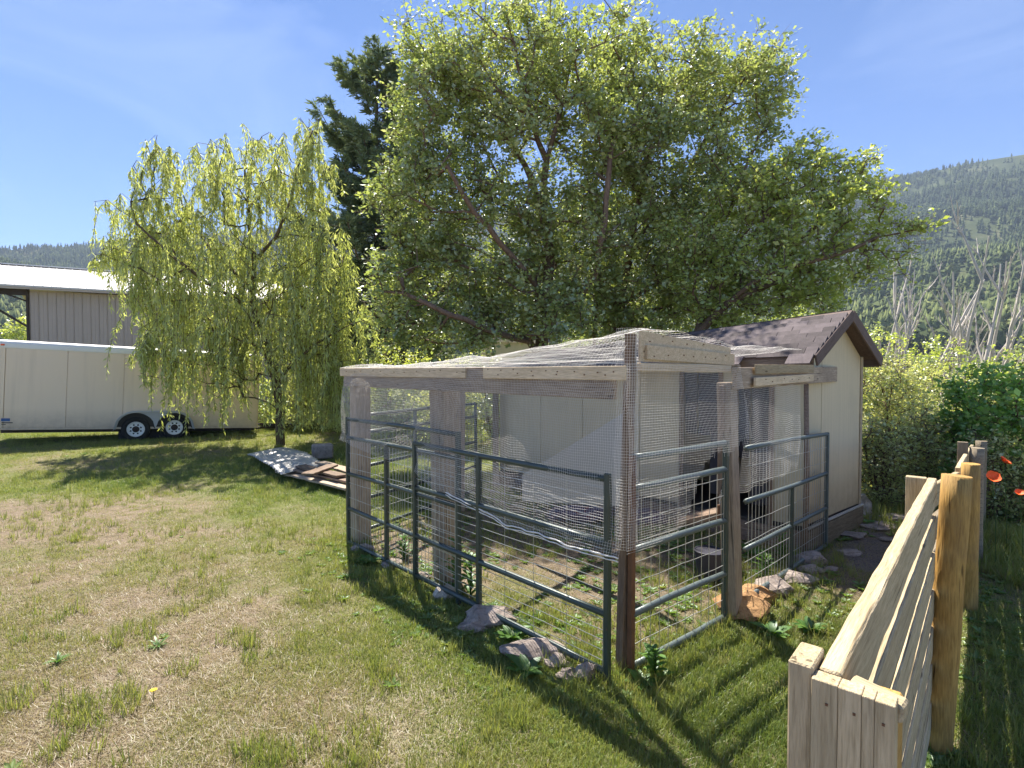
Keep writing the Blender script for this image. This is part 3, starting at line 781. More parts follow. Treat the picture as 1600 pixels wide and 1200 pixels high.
# posts
board('post', Vz(LEFTP + DB * .08 - DA * .04, -.1), Vz(LEFTP + DB * .08 - DA * .04, 1.88), .165, .165, M['grey_wood'], pen, roll=math.atan2(DA.y, DA.x))
P2 = Vector((-.60, 4.98, 0))
board('post', Vz(P2, -.1), Vz(P2 + Vector((-.02, -.08, 0)), 1.72), .165, .17, M['grey_wood'], pen, roll=.9)
board('post', (-.70, 7.3, -.1), (-.68, 7.25, 1.95), .1, .1, M['grey_wood'], pen, roll=.8)
board('post', Vz(LEFTP.lerp(C3, .96), -.1), Vz(LEFTP.lerp(C3, .96), 1.9), .1, .1, M['grey_wood'], pen)
board('post', Vz(CORNER + Vector((.035, .05, 0)), -.12), Vz(CORNER + Vector((.085, .04, 0)), 2.12), .058, .055, M['old_wood'], pen, roll=.7)
P4 = POST2 + Vector((.02, -.02, 0))
board('post', Vz(P4, -.12), Vz(P4 + Vector((-.06, .03, 0)), 1.80), .115, .11, M['grey_wood'], pen, roll=.75)
board('post', Vz(P4 + DB * -.10 - nB * .06, .95), Vz(P4 + DB * -.09 - nB * .06, 1.78), .03, .04, M['old_wood'], pen, roll=.75)
mb = MB(); e = on_line(1261, POST2, ENDP); q = POST2.lerp(ENDP, e)
mb.tube([Vz(q, -.05), Vz(q + Vector((.01, 0, 0)), .9), Vz(q + Vector((-.012, 0, 0)), 1.93)], [.028, .026, .022], 8); mb.build('round_post', M['old_wood'], pen, smooth=True)
# front beam and strips
fo = nA * .03
zf = 1.815
board('beam', Vz(CORNER + fo - DA * .0, zf), Vz(LEFTP + fo + DA * .08, zf), .045, .2, M['grey_wood'], pen, bevel=.005)
def strip(p, q, z0, z1, hgt, off, outw, name='strip', mat='pale_ply'):
    board(name, Vz(p + outw * off, (z0)), Vz(q + outw * off, (z1)), .018, hgt, M[mat], pen, bevel=.002)
LA = (LEFTP - CORNER).length
def fA(px): return CORNER.lerp(LEFTP, on_line(px, CORNER, LEFTP))
strip(fA(988), fA(766), 1.878, 1.872, .085, .065, nA)
strip(fA(738), fA(541), 1.872, 1.868, .085, .065, nA)
# right side: tall plywood pieces at the corner
def fB(px): return CORNER.lerp(POST2, on_line(px, CORNER, POST2))
p, q = fB(1000), fB(1141)
mb = MB(); d = nB * -.015
mb.extrude([Vz(p, 1.95), Vz(q, 1.925), Vz(q, 2.065), Vz(p, 2.145)], d); mb.build('plywood', M['pale_ply'], pen)
p2, q2 = fB(1007), fB(1143)
mb = MB(); mb.extrude([Vz(p2 + nB * .022, 1.965), Vz(q2 + nB * .022, 1.93), Vz(q2 + nB * .022, 2.015), Vz(p2 + nB * .022, 2.055)], nB * -.018); mb.build('plywood', M['pale_ply'], pen)
board('beam', Vz(fB(998) , 1.915), Vz(fB(1139), 1.905), .04, .055, M['pale_ply'], pen)
# right-hand beam running past the shed
p, q = POST2 + nB * .05 - DB * .06, POST2.lerp(ENDP, on_line(1302, POST2, ENDP)) + nB * .02
board('beam', Vz(p, 1.832), Vz(q, 1.845), .04, .165, M['grey_wood'], pen)
def fC(px): return POST2.lerp(ENDP, on_line(px, POST2, ENDP))
strip(fC(1164), fC(1256), 1.90, 1.905, .075, .085, nB, mat='fence_board')
strip(fC(1161), fC(1254), 1.80, 1.82, .07, .095, nB)
mb = MB()
for (pa_, pb_, z_, n_, ow, of_) in ((fA(985), fA(768), 1.89, 9, nA, .076), (fA(980), fA(772), 1.86, 6, nA, .076), (fA(736), fA(543), 1.88, 11, nA, .076), (fB(1010), fB(1138), 1.99, 7, nB, .024), (fB(1004), fB(1136), 2.08, 5, nB, .002), (fC(1166), fC(1250), 1.81, 6, nB, .106)):
    for i in range(n_):
        p_ = pa_.lerp(pb_, (i + .3 + .4 * random.random()) / n_) + ow * of_; mb.box(Vz(p_, z_ + random.uniform(-.012, .012)), (.007, .007, .007), Matrix.Rotation(.7, 3, 'Z'))
mb.build('nail_heads', M['rust_metal'], pen)['kind'] = 'stuff'
# back and cross timbers carrying the net
board('rafter', Vz(P2, 1.80), Vz(C0.lerp(C3, .55), 1.95), .04, .09, M['grey_wood'], pen)
board('rafter', Vz(LEFTP, 1.84), Vz(C3, 1.9), .04, .09, M['grey_wood'], pen)

# ================================================================== GATES / STOCK PANELS
def gate(name, p0, p1, za, zb, rails, uprights, label, mat, wires_v, wires_h, r=.021, off=0.0, outw=nA, rustcol=False, wire_from=0, label_wire=None):
    """p0,p1 plan ends, za/zb base height at both ends, rails = heights"""
    p0, p1 = Vector(p0) + outw * off, Vector(p1) + outw * off
    t = thing(name, Vz(p0, za), label, 'gate', 'tubular steel stock panels round the pen')
    top = max(rails); d = (p1 - p0); L = d.length
    def P(f, z): return Vector((p0.x + d.x * f, p0.y + d.y * f, za + (zb - za) * f + z))
    for z in rails:
        mb = MB(); pts = []
        wob = random.uniform(-.006, .006)
        for k in range(7):
            f = k / 6; pts.append(P(.004 + .992 * f, z + wob * math.sin(f * 3.1) * 1.5) + outw * random.uniform(-.003, .003))
        mb.tube(pts, r, 10); mb.build('rail', M[mat], t, smooth=True)
    for f, z0, z1, mm in uprights:
        mb = MB(); c = P(f, (z0 + z1) / 2); ang = math.atan2(d.y, d.x)
        mb.box(c + outw * .002, (.036, .04, z1 - z0), Matrix.Rotation(ang, 3, 'Z')); mb.build('upright', M[mm], t, bevel=.005)
    mb = MB(); lo = min(rails)
    k = 1
    while k * wires_v < L:
        f = k * wires_v / L; w = random.uniform(-.006, .006)
        mb.tube([P(f, lo), P(f + w / L, (lo + rails[wire_from]) / 2), P(f, rails[wire_from])], .0024, 4, False); k += 1
    z = lo + wires_h
    while z < rails[wire_from] - .02:
        pts = [P(i / 8, z + random.uniform(-.005, .005)) for i in range(9)]; mb.tube(pts, .0026, 4, False); z += wires_h
    mb.build('wire_mesh', M['wire'], t)['kind'] = 'stuff'
    return t
std = [1.375, 1.18, .79, .42, .06]
def fAo(px, o): a_, b_ = CORNER + nA * o, LEFTP + nA * o; return a_.lerp(b_, on_line(px, a_, b_)) - nA * o
def fBo(px, o): a_, b_ = CORNER + nB * o, POST2 + nB * o; return a_.lerp(b_, on_line(px, a_, b_)) - nB * o
pa = fAo(543, .1); pb = fAo(716, .1)
gate('stock_panel', pa, pb, -.01, 0, std, [(0, 0, 1.4, 'green_metal'), (on_line(612, LEFTP, pb), 0, 1.19, 'green_metal'), (1, 0, 1.4, 'green_metal')],
     'dark green steel panel at the far left of the pen front, dense upright wires', 'green_metal', .055, .16, off=.10, wire_from=1)
g2a, g2b = fAo(648, .12), fAo(951, .12)
gate('pen_gate', g2a, g2b, 0, 0, [1.245, .85, .425, .07], [(0, 0, 1.26, 'green_metal'), (on_line(767, g2a, g2b), .02, 1.25, 'green_metal'), (1, -.02, 1.28, 'green_metal')],
     'long green four-rail pen gate in front, left of the rusty corner post', 'green_metal', .3, .062, off=.12, r=.022)
gate('stock_panel', fBo(988, .05), fBo(1135, .05), 0, 0, [1.355, 1.16, .775, .375, .05], [(0, 0, 1.37, 'rust_metal'), (1, 0, 1.37, 'green_metal')],
     'blue-green steel panel between the rusty corner post and the grey post', 'blue_metal', .098, .13, off=.05, outw=nB, r=.022, wire_from=1)
gate('stock_panel', POST2 + DB * .10, ENDP, .03, -.05, [1.26, .845, .47, .07], [(on_line(1224, POST2, ENDP), 0, .84, 'green_metal'), (1, -.02, 1.28, 'blue_metal')],
     'faded blue-green panel right of the grey post, in front of the shed', 'blue_metal', .075, .15, off=.06, outw=nB, r=.02)
nL = Vector((-(C3 - LEFTP).normalized().y, (C3 - LEFTP).normalized().x, 0))
gate('stock_panel', LEFTP + Vector((.05, .1, 0)), LEFTP.lerp(C3, .8), 0, 0, std, [(0, 0, 1.39, 'green_metal'), (.42, 0, 1.38, 'green_metal'), (.78, 0, 1.38, 'green_metal'), (1, 0, 1.39, 'green_metal')],
     'dark green steel panel closing the far left side of the pen', 'green_metal', .07, .2, off=.05, outw=nL, wire_from=1)

# ---- hinge sleeves on gate + chain with rusty clasp
t = thing('gate_chain', Vz(POST2, 1.0), 'rusty chain and clasp hanging on the panel end beside the grey post', 'chain')
mb = MB()
c0 = at(1131, 735, 4.1); c1 = at(1126, 790, 4.1)
for k in range(16):
    f = k / 15; c = c0.lerp(c1, f) + Vector((.008 * math.sin(f * 5), 0, 0)); ax = Vector((1, 0, 0)) if k % 2 else Vector((0, 1, 0))
    mb.tube([c + ax * (.007 * math.cos(q)) + Vector((0, 0, .014 * math.sin(q))) for q in [i * math.pi / 3 for i in range(7)]], .0025, 4, False)
mb.build('links', M['chain'], t)
mb = MB(); mb.box(at(1123, 800, 4.08), (.02, .02, .11)); mb.box(at(1124, 812, 4.07), (.016, .02, .05)); mb.build('clasp', M['rust_metal'], t, bevel=.004)

# ================================================================== NETTING
def net_sheet(name, surf, nu, nv, keep_u, keep_v, parent, r=.0011, su=3, sv=3, mat='net'):
    """surf(u,v) in 0..1 -> Vector; strands along both; keep(u,v) tells where net exists"""
    segs = []
    def strand(fn, n):
        run = []
        for k in range(n + 1):
            p = fn(k / n)
            if p is None:
                if len(run) > 1: segs.append(run)
                run = []
            else: run.append(p)
        if len(run) > 1: segs.append(run)
    for i in range(nu + 1):
        u = i / nu; strand(lambda v: surf(u, v) if keep_u(u, v) else None, max(2, nv // su))
    for j in range(nv + 1):
        v = j / nv; strand(lambda u: surf(u, v) if keep_v(u, v) else None, max(2, nu // sv))
    # fast triangular prisms
    V = []; Fs = []; b = 0
    for run in segs:
        A = np.array([tuple(p) for p in run]); T = np.gradient(A, axis=0); T /= np.linalg.norm(T, axis=1, keepdims=True) + 1e-9
        n1 = np.cross(T, [0.3, 0.5, .81]); n1 /= np.linalg.norm(n1, axis=1, keepdims=True) + 1e-9; n2 = np.cross(T, n1); m = len(A)
        R = np.stack([A + n1 * r, A + (-.5 * n1 + .87 * n2) * r, A + (-.5 * n1 - .87 * n2) * r], 1); V.append(R.reshape(-1, 3))
        i = np.arange(m - 1)[:, None] * 3 + b
        for k in range(3):
            k2 = (k + 1) % 3; Fs.append(np.concatenate([i + k, i + k2, i + 3 + k2, i + 3 + k], 1))
        b += m * 3
    me = np_mesh(name, np.concatenate(V), np.concatenate(Fs), M[mat])
    o = put(name, me, None, parent); o['kind'] = 'stuff'; return o

def nz(x, y, z=0.0): return mnoise.noise(Vector((x, y, z)))
netting = thing('bird_netting', Vz(CORNER, 1.9), 'white square-mesh plastic netting draped over the top and front of the pen', 'netting')
# front drape
def hem(s):            # s metres from the corner: lower edge height
    return float(np.interp(s, [0, .25, .9, 1.35, 1.8, 2.2, 3.6], [.80, .80, .78, .86, .92, 1.02, 1.14])) + .02 * nz(s * 6, 3)
def front(u, v):
    s = -.12 + u * 3.74; z0 = hem(max(0, s)); top = 1.9
    z = top + (z0 - top) * v
    out = .053 + (.145 if v > .3 else .145 * v / .3) * (.5 + .5 * math.sin(s * 2.2 + 1) ** 2) * .6 + (.035 * nz(s * 1.7, z * 2.2) + .012 * nz(s * 7, z * 6)) * min(1, v * 6)
    out += .03 * max(0, v - .9) / .1
    p = CORNER + DA * (s + .01 * nz(z * 3, s * 2, 4)); sag = .012 * nz(s * 2.4, z * 1.1, 8)
    return Vector((p.x + nA.x * out, p.y + nA.y * out, z + sag))
net_sheet('front_net', front, 222, 66, lambda u, v: True, lambda u, v: True, netting, .00066, 3, 3)
# rolled hem along the bottom of the front
mb = MB()
for o_, rr in ((0, .012), (.02, .008)):
    mb.tube([front(i / 60 * .46, 1.0) + Vector((0, -.004, -o_ + .006 * nz(i * .5, o_ * 30))) for i in range(61)], [rr * .6 * (.7 + .7 * abs(nz(i * .3, 2))) for i in range(61)], 6)
mb.build('rolled_hem', M['net'], netting, smooth=True)['kind'] = 'stuff'
# right side drape from corner, with its torn end
def right(u, v):
    s = u * 1.36; z = 1.93 - v * 1.16
    out = .075 + .06 * math.sin(v * 2.6) * (.4 + u) + .03 * nz(s * 2.5, z * 2.5, 2)
    p = CORNER + DB * (s - .02); return Vector((p.x + nB.x * out, p.y + nB.y * out, z + .012 * nz(s * 3, z, 5)))
def tear(u, v):
    lim = np.interp(u, [0, .2, .40, .50, .56, .66, .78, .9, 1.0], [1.0, .99, .94, .78, .60, .52, .55, .50, .47]) + .025 * math.sin(u * 140) * (u > .42)
    return v < lim
net_sheet('side_net', right, 86, 72, tear, tear, netting, .0007, 2, 2)
# panel-four net hanging between grey post and round post
def right2(u, v):
    s = .1 + u * 1.0; z = 1.76 - v * .88; out = .03 + .03 * nz(s * 3, z * 2, 9) + .015 * math.sin(v * 5)
    p = POST2 + DB * s; return Vector((p.x + nB.x * out, p.y + nB.y * out, z + .008 * math.sin(s * 22)))
net_sheet('side_net', right2, 52, 50, lambda u, v: v < .96 - .1 * u, lambda u, v: v < .96 - .1 * u, netting, .0008, 3, 2)
# roof net
def roofnet(u, w):
    s = u * 3.75 - .03; d_ = w * 2.4
    base = CORNER + DA * s + nA * .07; inward = -nA
    far = C0.lerp(C3, np.clip(u * .86, 0, 1)); p = base.lerp(Vector((far.x, far.y, 0)), w ** 1.15)
    pk = float(np.interp(s, [0, .12, .8, 1.8, 2.6, 3.3, 3.55, 3.75], [.25, .235, .16, .085, .035, .012, .045, .03]))
    z = 1.915 + pk * math.sin(min(1, w / .16) * math.pi / 2) - .06 * sstep(.2, .6, w) * (1 - u) + (.045) * nz(s * 2.3, d_ * 2.6, 3) * min(1, w * 8) + .012 * nz(s * 8, d_ * 8) * min(1, w * 9)
    return Vector((p.x, p.y, float(z)))
net_sheet('top_net', roofnet, 118, 62, lambda u, w: True, lambda u, w: True, netting, .00075, 2, 2)
mb = MB(); mb.tube([roofnet(i / 40, .17) for i in range(41)], .005, 5); mb.build('gathered_edge', M['net'], netting, smooth=True)['kind'] = 'stuff'
# gathered bunch of netting at the corner post
def cpost(u, v):
    z = 2.15 - v * 1.36; a_ = -2.7 + u * 2.5; r_ = .075 + .02 * nz(u * 4, z * 4); c = CORNER + Vector((.055, .045, 0))
    return Vector((c.x + r_ * math.cos(a_), c.y + r_ * math.sin(a_), z))
net_sheet('corner_wrap', cpost, 12, 76, lambda u, v: True, lambda u, v: True, netting, .0008, 2, 2)
# left side net
def leftn(u, v):
    p = LEFTP.lerp(C3, u * .97); z = 1.9 - v * .75; out = .02 + .03 * nz(u * 6, z * 3)
    return Vector((p.x + nL.x * out, p.y + nL.y * out, z))
net_sheet('left_net', leftn, 150, 38, lambda u, v: True, lambda u, v: True, netting, .001, 3, 3)

# ---- things inside the pen
t0 = Vector((.28, 5.0, 0))
def slab(name, pts, d, mat, label, cat):
    mb = MB(); mb.extrude(pts, d); o = mb.build(name, M[mat], None); props(o, label, cat); return o
A_, B_ = at(988, 640, 4.6), at(816, 744, 5.4)
slab('plastic_panel', [at(986, 638, 4.75), at(816, 742, 5.7), at(816, 783, 5.65), at(986, 792, 4.65)], (.01, .02, 0), 'clear_panel', 'frosted plastic sheet with a slanting top edge leaning inside the pen', 'plastic sheet')
def bucket():
    b = gnd(1108, 905); b.z = 0; t = thing('feed_bucket', b, 'dark plastic bucket on the weeds inside the pen', 'bucket'); mb = MB()
    mb.tube([b, b + Vector((.0, .0, .26))], [.10, .13], 16); mb.build('body', M['black_plastic'], t, smooth=False)
    mb = MB(); mb.tube([b + Vector((.13 * math.cos(a), .13 * math.sin(a), .26)) for a in [i * math.pi / 8 for i in range(17)]], .008, 5, False); mb.build('rim', M['black_plastic'], t, smooth=True)
bucket()
o = board('wooden_step', at(1062, 815, 5.4), at(1128, 800, 5.2), .3, .06, M['old_wood']); props(o, 'low brown wooden step below the torn door opening of the shed', 'step')
def crumple(name, c, r, mat, label, cat, sq=(1, 1, .5), seed=1):
    bm = bmesh.new(); bmesh.ops.create_icosphere(bm, subdivisions=3, radius=r)
    for v in bm.verts:
        n = mnoise.noise_vector(v.co / r * 1.3 + Vector((seed * 7.3, 0, 0))) * r * .45 + mnoise.noise_vector(v.co / r * 4 + Vector((seed, 2, 0))) * r * .12
        v.co = Vector(((v.co.x + n.x) * sq[0], (v.co.y + n.y) * sq[1], (v.co.z + n.z) * sq[2]))
    me = bpy.data.meshes.new(name); bm.to_mesh(me); bm.free(); me.materials.append(M[mat])
    o = put(name, me, Matrix.Translation(c)); 
    if label: props(o, label, cat)
    return o
crumple('rag_bundle', Vz(gnd(905, 812), .05), .28, 'blanket', 'faded blue and red rag bundle on the ground inside the pen', 'rags', (1.3, .8, .45), 3)
crumple('rag_bundle', Vz(gnd(1012, 815), .05), .22, 'blanket', 'purplish rag bundle on the ground by the shed wall in the pen', 'rags', (1.3, .8, .45), 5)

# ================================================================== RIGHT FOREGROUND FENCE
def build_fence():
    near = Vector((.54, .955, 0)); post1 = Vector((2.115, 2.70, 0)); d = (Vector((2.08, 2.74, 0)) - near).normalized(); L = (Vector((2.08, 2.74, 0)) - near).length
    n = Vector((-d.y, d.x, 0))       # towards the pen
    t = thing('board_fence', near, 'pale board fence with round yellow posts running away at the right foreground', 'fence')
    p1 = near + d * L
    ztop0, ztop1 = 1.375, 1.36
    for k in range(7):
        dz = .185 * k; hh = .135
        o = board('fence_board', Vz(near + d * .0 - n * .018, ztop0 - hh / 2 - dz), Vz(p1 - n * .018, ztop1 - hh / 2 - dz), .036, hh, M['fence_board'], t, bevel=.004, seg=50, rough=.0016 if k else .0026)
    # near end cap of vertical boards, square to the fence
    side, fwd = -n, d; rl = math.atan2(side.y, side.x); x0 = 0.0
    for w, zt in ((.040, 1.372), (.034, 1.371), (.018, 1.370), (.028, 1.369)):
        c = near + side * (x0 - .004 + w / 2) - fwd * .02
        board('end_board', Vz(c, -.05), Vz(c, zt), w - .0006, .036, M['fence_board'], t, roll=rl, bevel=.0012); x0 += w
    c = near - side * (.024) + fwd * .02
    board('end_post', Vz(c, -.05), Vz(c, 1.384), .04, .09, M['fence_board'], t, roll=rl, bevel=.003)
    board('offcut', Vz(near + side * .045 + fwd * .02, 1.350), Vz(near + side * .125 + fwd * .01, 1.345), .04, .03, M['fence_board'], t, seg=12, rough=.006)
    board('end_post', Vz(near + side * .09 + fwd * .04, -.05), Vz(near + side * .09 + fwd * .04, 1.34), .05, .08, M['treated'], t, roll=rl, bevel=.004)
    mb = MB()
    for k in range(3):
        for xx in (.02, .06, .1):
            p_ = near + side * xx - fwd * .0385; mb.box(Vz(p_, 1.335 - .18 * k), (.004, .003, .004), Matrix.Rotation(rl, 3, 'Z'))
    mb.build('nail_heads', M['rust_metal'], t)['kind'] = 'stuff'
    # far end board of this bay
    board('end_post', Vz(p1 + n * .045 - d * .02, 0), Vz(p1 + n * .045 - d * .02, 1.36), .05, .085, M['fence_board'], t, roll=.9, bevel=.003)
    def post(b, top, r, mat='treated', label=None, lean=(0, 0)):
        mb = MB(); m = 11; pts = []; rs = []
        for i in range(m):
            f = i / (m - 1); pts.append(Vector((b.x + lean[0] * f + .006 * nz(f * 4, b.x), b.y + lean[1] * f + .006 * nz(f * 4, b.y, 3), -.15 + (top + .15) * f))); rs.append(r * (1.04 - .06 * f) * (1 + .03 * nz(f * 6, b.x * 3)))
        mb.tube(pts, rs, 20)
        o = mb.build('round_post', M[mat], t, smooth=False); 
        for p_ in o.data.polygons: p_.use_smooth = len(p_.vertices) == 4
        return o
    post(post1, 1.375, .062, lean=(.085, .01))
    b2 = gnd(1512, 948); b2.z = 0; post(b2, 1.15, .062)
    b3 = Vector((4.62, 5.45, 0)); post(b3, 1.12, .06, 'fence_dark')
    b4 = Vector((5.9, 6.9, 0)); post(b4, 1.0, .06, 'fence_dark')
    # further bays
    for a_, b_, za, zb in ((post1 + d * .12, b2, 1.27, 1.08), (b2 + d * .1, b3, 1.1, 1.06), (b3 + d * .1, b4, 1.06, .95)):
        for k in range(5):
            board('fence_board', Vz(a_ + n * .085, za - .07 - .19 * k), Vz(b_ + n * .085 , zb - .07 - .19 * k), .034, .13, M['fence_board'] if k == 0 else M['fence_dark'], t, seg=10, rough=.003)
    board('end_post', Vz(b3 + n * .11, 0), Vz(b3 + n * .11, 1.17), .045, .085, M['fence_dark'], t, roll=.9)
build_fence()

# ================================================================== TRAILER
def build_trailer():
    L0, R0 = Vector((-12.22, 12.95, .49)), Vector((-7.50, 16.0, .22)); x = (R0 - L0).normalized(); LT = (R0 - L0).length + .1
    y = Vector((-x.y, x.x, 0)).normalized(); z = x.cross(y).normalized()
    m = Matrix((x, y, z)).transposed().to_4x4(); m = Matrix.Translation(L0) @ m
    t = bpy.data.objects.new('cargo_trailer', None); C.objects.link(t); t.matrix_basis = m; WM[t.name] = m
    props(t, 'long cream enclosed cargo trailer with tandem wheels parked behind the willow', 'trailer')
    H = 2.08; W = 2.2
    def part(mb, name, mat, **k): return mb.build(name, M[mat], t, m=m, **k)
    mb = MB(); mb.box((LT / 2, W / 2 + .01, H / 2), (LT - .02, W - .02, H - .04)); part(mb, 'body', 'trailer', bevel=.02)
    xs = [.16] + [.16 + 1.155 * k for k in range(1, 5)] + [LT - .06]
    for a_, b_ in zip(xs[:-1], xs[1:]):
        mb = MB(); mb.box(((a_ + b_) / 2, -.004, (H - .13) / 2 + .01), (b_ - a_ - .006, .02, H - .17)); part(mb, 'side_panel', 'trailer', bevel=.002)
    # rivets along the seams
    mb = MB()
    for a_ in xs[1:-1]:
        for s in (-.018, .018):
            for k in range(30): mb.box((a_ + s, -.017, .06 + k * .063), (.01, .006, .01))
    part(mb, 'rivets', 'trailer')['kind'] = 'stuff'
    # rounded roof rail
    mb = MB(); prof = [(-.02, H - .15), (-.03, H - .12), (-.03, H - .04), (-.01, H + .005), (.06, H + .035), (.5, H + .06), (W / 2, H + .07), (W - .5, H + .06), (W - .05, H + .03), (W + .02, H), (W + .02, H - .12)]
    V = [(xx, p[0], p[1]) for xx in (0, LT) for p in prof]; n = len(prof)
    mb.add(V, [(i, i + 1, n + i + 1, n + i) for i in range(n - 1)] + [tuple(range(n)), tuple(reversed(range(n, 2 * n)))]); part(mb, 'roof', 'white_paint')
    mb = MB(); mb.box((.08, -.006, H / 2), (.15, .03, H - .02)); part(mb, 'corner_trim', 'trailer', bevel=.006)
    mb = MB(); mb.box((LT / 2, -.01, .0), (LT, .03, .05)); part(mb, 'bottom_rail', 'trailer', bevel=.004)
    mb = MB(); mb.box((-.02, .1, H - .06), (.05, .2, .09)); part(mb, 'marker_light', 'black_plastic', bevel=.008)
    mb = MB(); mb.box((.2, -.02, .22), (.16, .004, .07)); part(mb, 'sticker', 'blue_sticker')
    mb = MB(); mb.box((.23, -.02, .15), (.2, .004, .02)); mb.box((.17, -.02, .11), (.08, .004, .015)); part(mb, 'sticker', 'black_plastic')
    for xx in (.1, LT / 2, LT - .15):
        mb = MB(); mb.box((xx, -.04, H - .08), (.07, .03, .035)); part(mb, 'marker_light', 'petal', bevel=.006)
    # wheels
    wx = [.503 * 5.5, .660 * 5.5]; r = .325
    for k, xx in enumerate(wx):
        c = m @ Vector((xx, .02, 0)); c.z = r + .0; c = m.inverted() @ c; zc = c.z
        def ring(mb, prof_, n=28):
            V = []; Fs = []; q = len(prof_)
            for i in range(n):
                a = 2 * math.pi * i / n
                for (yy, rr) in prof_: V.append((xx + rr * math.cos(a), yy, zc + rr * math.sin(a)))
            for i in range(n):
                for j in range(q - 1): Fs.append((i * q + j, i * q + j + 1, ((i + 1) % n) * q + j + 1, ((i + 1) % n) * q + j))
            mb.add(V, Fs)
        whl = None
        mb = MB(); ring(mb, [(.1, .2), (-.03, .195), (-.055, .215), (-.065, .28), (-.05, .312), (-.02, r), (.15, r), (.2, .3), (.2, .2)]); whl = part(mb, 'tyre', 'black_rubber', smooth=True)
        mb = MB(); ring(mb, [(-.056, .20), (-.066, .19), (-.05, .176), (-.034, .16)])
        # dish with round holes: spokes between an outer and an inner ring
        ns = 8
        V = []; Fs = []
        for i in range(ns):
            a0 = 2 * math.pi * (i + .22) / ns; a1 = 2 * math.pi * (i + .78) / ns; am = 2 * math.pi * (i + .5) / ns
            a00, a11 = 2 * math.pi * i / ns, 2 * math.pi * (i + 1) / ns
            b = len(V)
            P = [(.165, a00), (.165, a11), (.08, a00), (.08, a11)]
            def q_(rr, a, yy=-.036): return (xx + rr * math.cos(a), yy, zc + rr * math.sin(a))
            V += [q_(.165, a00), q_(.165, am), q_(.165, a11), q_(.148, am), q_(.12, a1), q_(.092, am), q_(.12, a0), q_(.08, a00), q_(.08, am), q_(.08, a11)]
            Fs += [(b, b + 1, b + 3, b + 6), (b + 1, b + 2, b + 4, b + 3), (b + 6, b + 5, b + 8, b + 7), (b + 5, b + 4, b + 9, b + 8), (b, b + 6, b + 7), (b + 2, b + 9, b + 4)]
        mb.add(V, Fs); o = mb.build('rim', M['white_paint'], whl, m=m)
        mb = MB(); mb.tube([(xx, -.03, zc), (xx, -.075, zc)], [.045, .04], 12); ring(mb, [(-.036, .082), (-.05, .06), (-.05, .04)]); mb.build('hub', M['dark_steel'], whl, m=m)
        mb = MB(); mb.tube([(xx, .12, zc), (xx, -.031, zc)], [.175, .175], 16); mb.build('drum', M['dark_in'], whl, m=m)
        for yy in (W - .2,):
            mb = MB(); mb.tube([(xx, yy, zc), (xx, yy + .2, zc)], [r, r], 20); part(mb, 'tyre', 'black_rubber')
    # fender: double arch band
    zc = (m.inverted() @ Vector(((m @ Vector((wx[0], 0, 0))).x, (m @ Vector((wx[0], 0, 0))).y, r))).z
    R = .43; pts = []
    for k in range(15):
        a = math.pi - .12 - k / 14 * (math.pi - .95); pts.append((wx[0] + R * math.cos(a), zc + R * math.sin(a)))
    for k in range(15):
        a = .83 + .0 + (math.pi - .95) - (.12) - 0 - k / 14 * (math.pi - .95) ; pts.append((wx[1] + R * math.cos(a), zc + R * math.sin(a)))
    up = [(px_, pz_) for px_, pz_ in pts]
    # outer line bridges the two arches with a flat top
    outer = []
    for k in range(31):
        f = k / 30; xx = wx[0] - R - .05 + f * (wx[1] - wx[0] + 2 * R + .1)
        cxx = min(max(xx, wx[0]), wx[1]); dx = xx - cxx; Ro = R + .05
        outer.append((xx, zc + math.sqrt(max(0, Ro * Ro - dx * dx)) ))
    inner = []
    for k in range(31):
        f = k / 30; xx = wx[0] - R + f * (wx[1] - wx[0] + 2 * R); z1 = -9
        for w_ in wx:
            dx = xx - w_
            if abs(dx) < R: z1 = max(z1, zc + math.sqrt(R * R - dx * dx))
        inner.append((xx, max(z1, zc)))
    V = []; 
    for (a_, b_) in outer: V.append((a_, -.03, b_))
    for (a_, b_) in inner: V.append((a_, -.03, min(b_, b_)))
    V += [(v[0], -.05, v[2]) for v in V[:31]]
    Fs = [(i, i + 1, 31 + i + 1, 31 + i) for i in range(30)]
    mb = MB(); mb.add(V[:62], Fs); part(mb, 'fender_skirt', 'alu')
    mb = MB(); V = [(a_, -.026, b_ + .004) for (a_, b_) in inner] + [(a_, -.026, .03) for (a_, b_) in inner]
    mb.add(V, [(i, i + 1, 31 + i + 1, 31 + i) for i in range(30)]); part(mb, 'wheel_well_shade', 'dark_in')  # flat dark sheet over the body side stands for the shadow gap round the wheels
    mb = MB(); V = []
    for (a_, b_) in outer: V += [(a_, .12, b_ + .004), (a_, -.14, b_ + .004), (a_, -.14, b_ - .03)]
    Fs = []
    for i in range(30): Fs += [(i * 3, i * 3 + 1, i * 3 + 4, i * 3 + 3), (i * 3 + 1, i * 3 + 2, i * 3 + 5, i * 3 + 4)]
    mb.add(V, Fs); part(mb, 'fender', 'alu', smooth=False)
    # wheel well behind with shade put into its colour, chassis and jack
    mb = MB(); mb.box(((wx[0] + wx[1]) / 2, .22, zc + .02), (1.62, .12, .72)); part(mb, 'wheel_well_shade', 'dark_in')
    mb = MB(); mb.box((LT / 2, .4, -.07), (LT - .1, .08, .12)); mb.box((LT / 2, W - .4, -.07), (LT - .1, .08, .12)); part(mb, 'chassis', 'dark_steel')
    mb = MB(); mb.tube([(LT, .4, -.06), (LT + 1.2, W / 2, -.06), (LT, W - .4, -.06)], .05, 6); part(mb, 'tongue', 'dark_steel')
    mb = MB(); mb.tube([(LT + 1.1, W / 2, .3), (LT + 1.1, W / 2, -.2)], .03, 8); part(mb, 'jack', 'alu')
build_trailer()

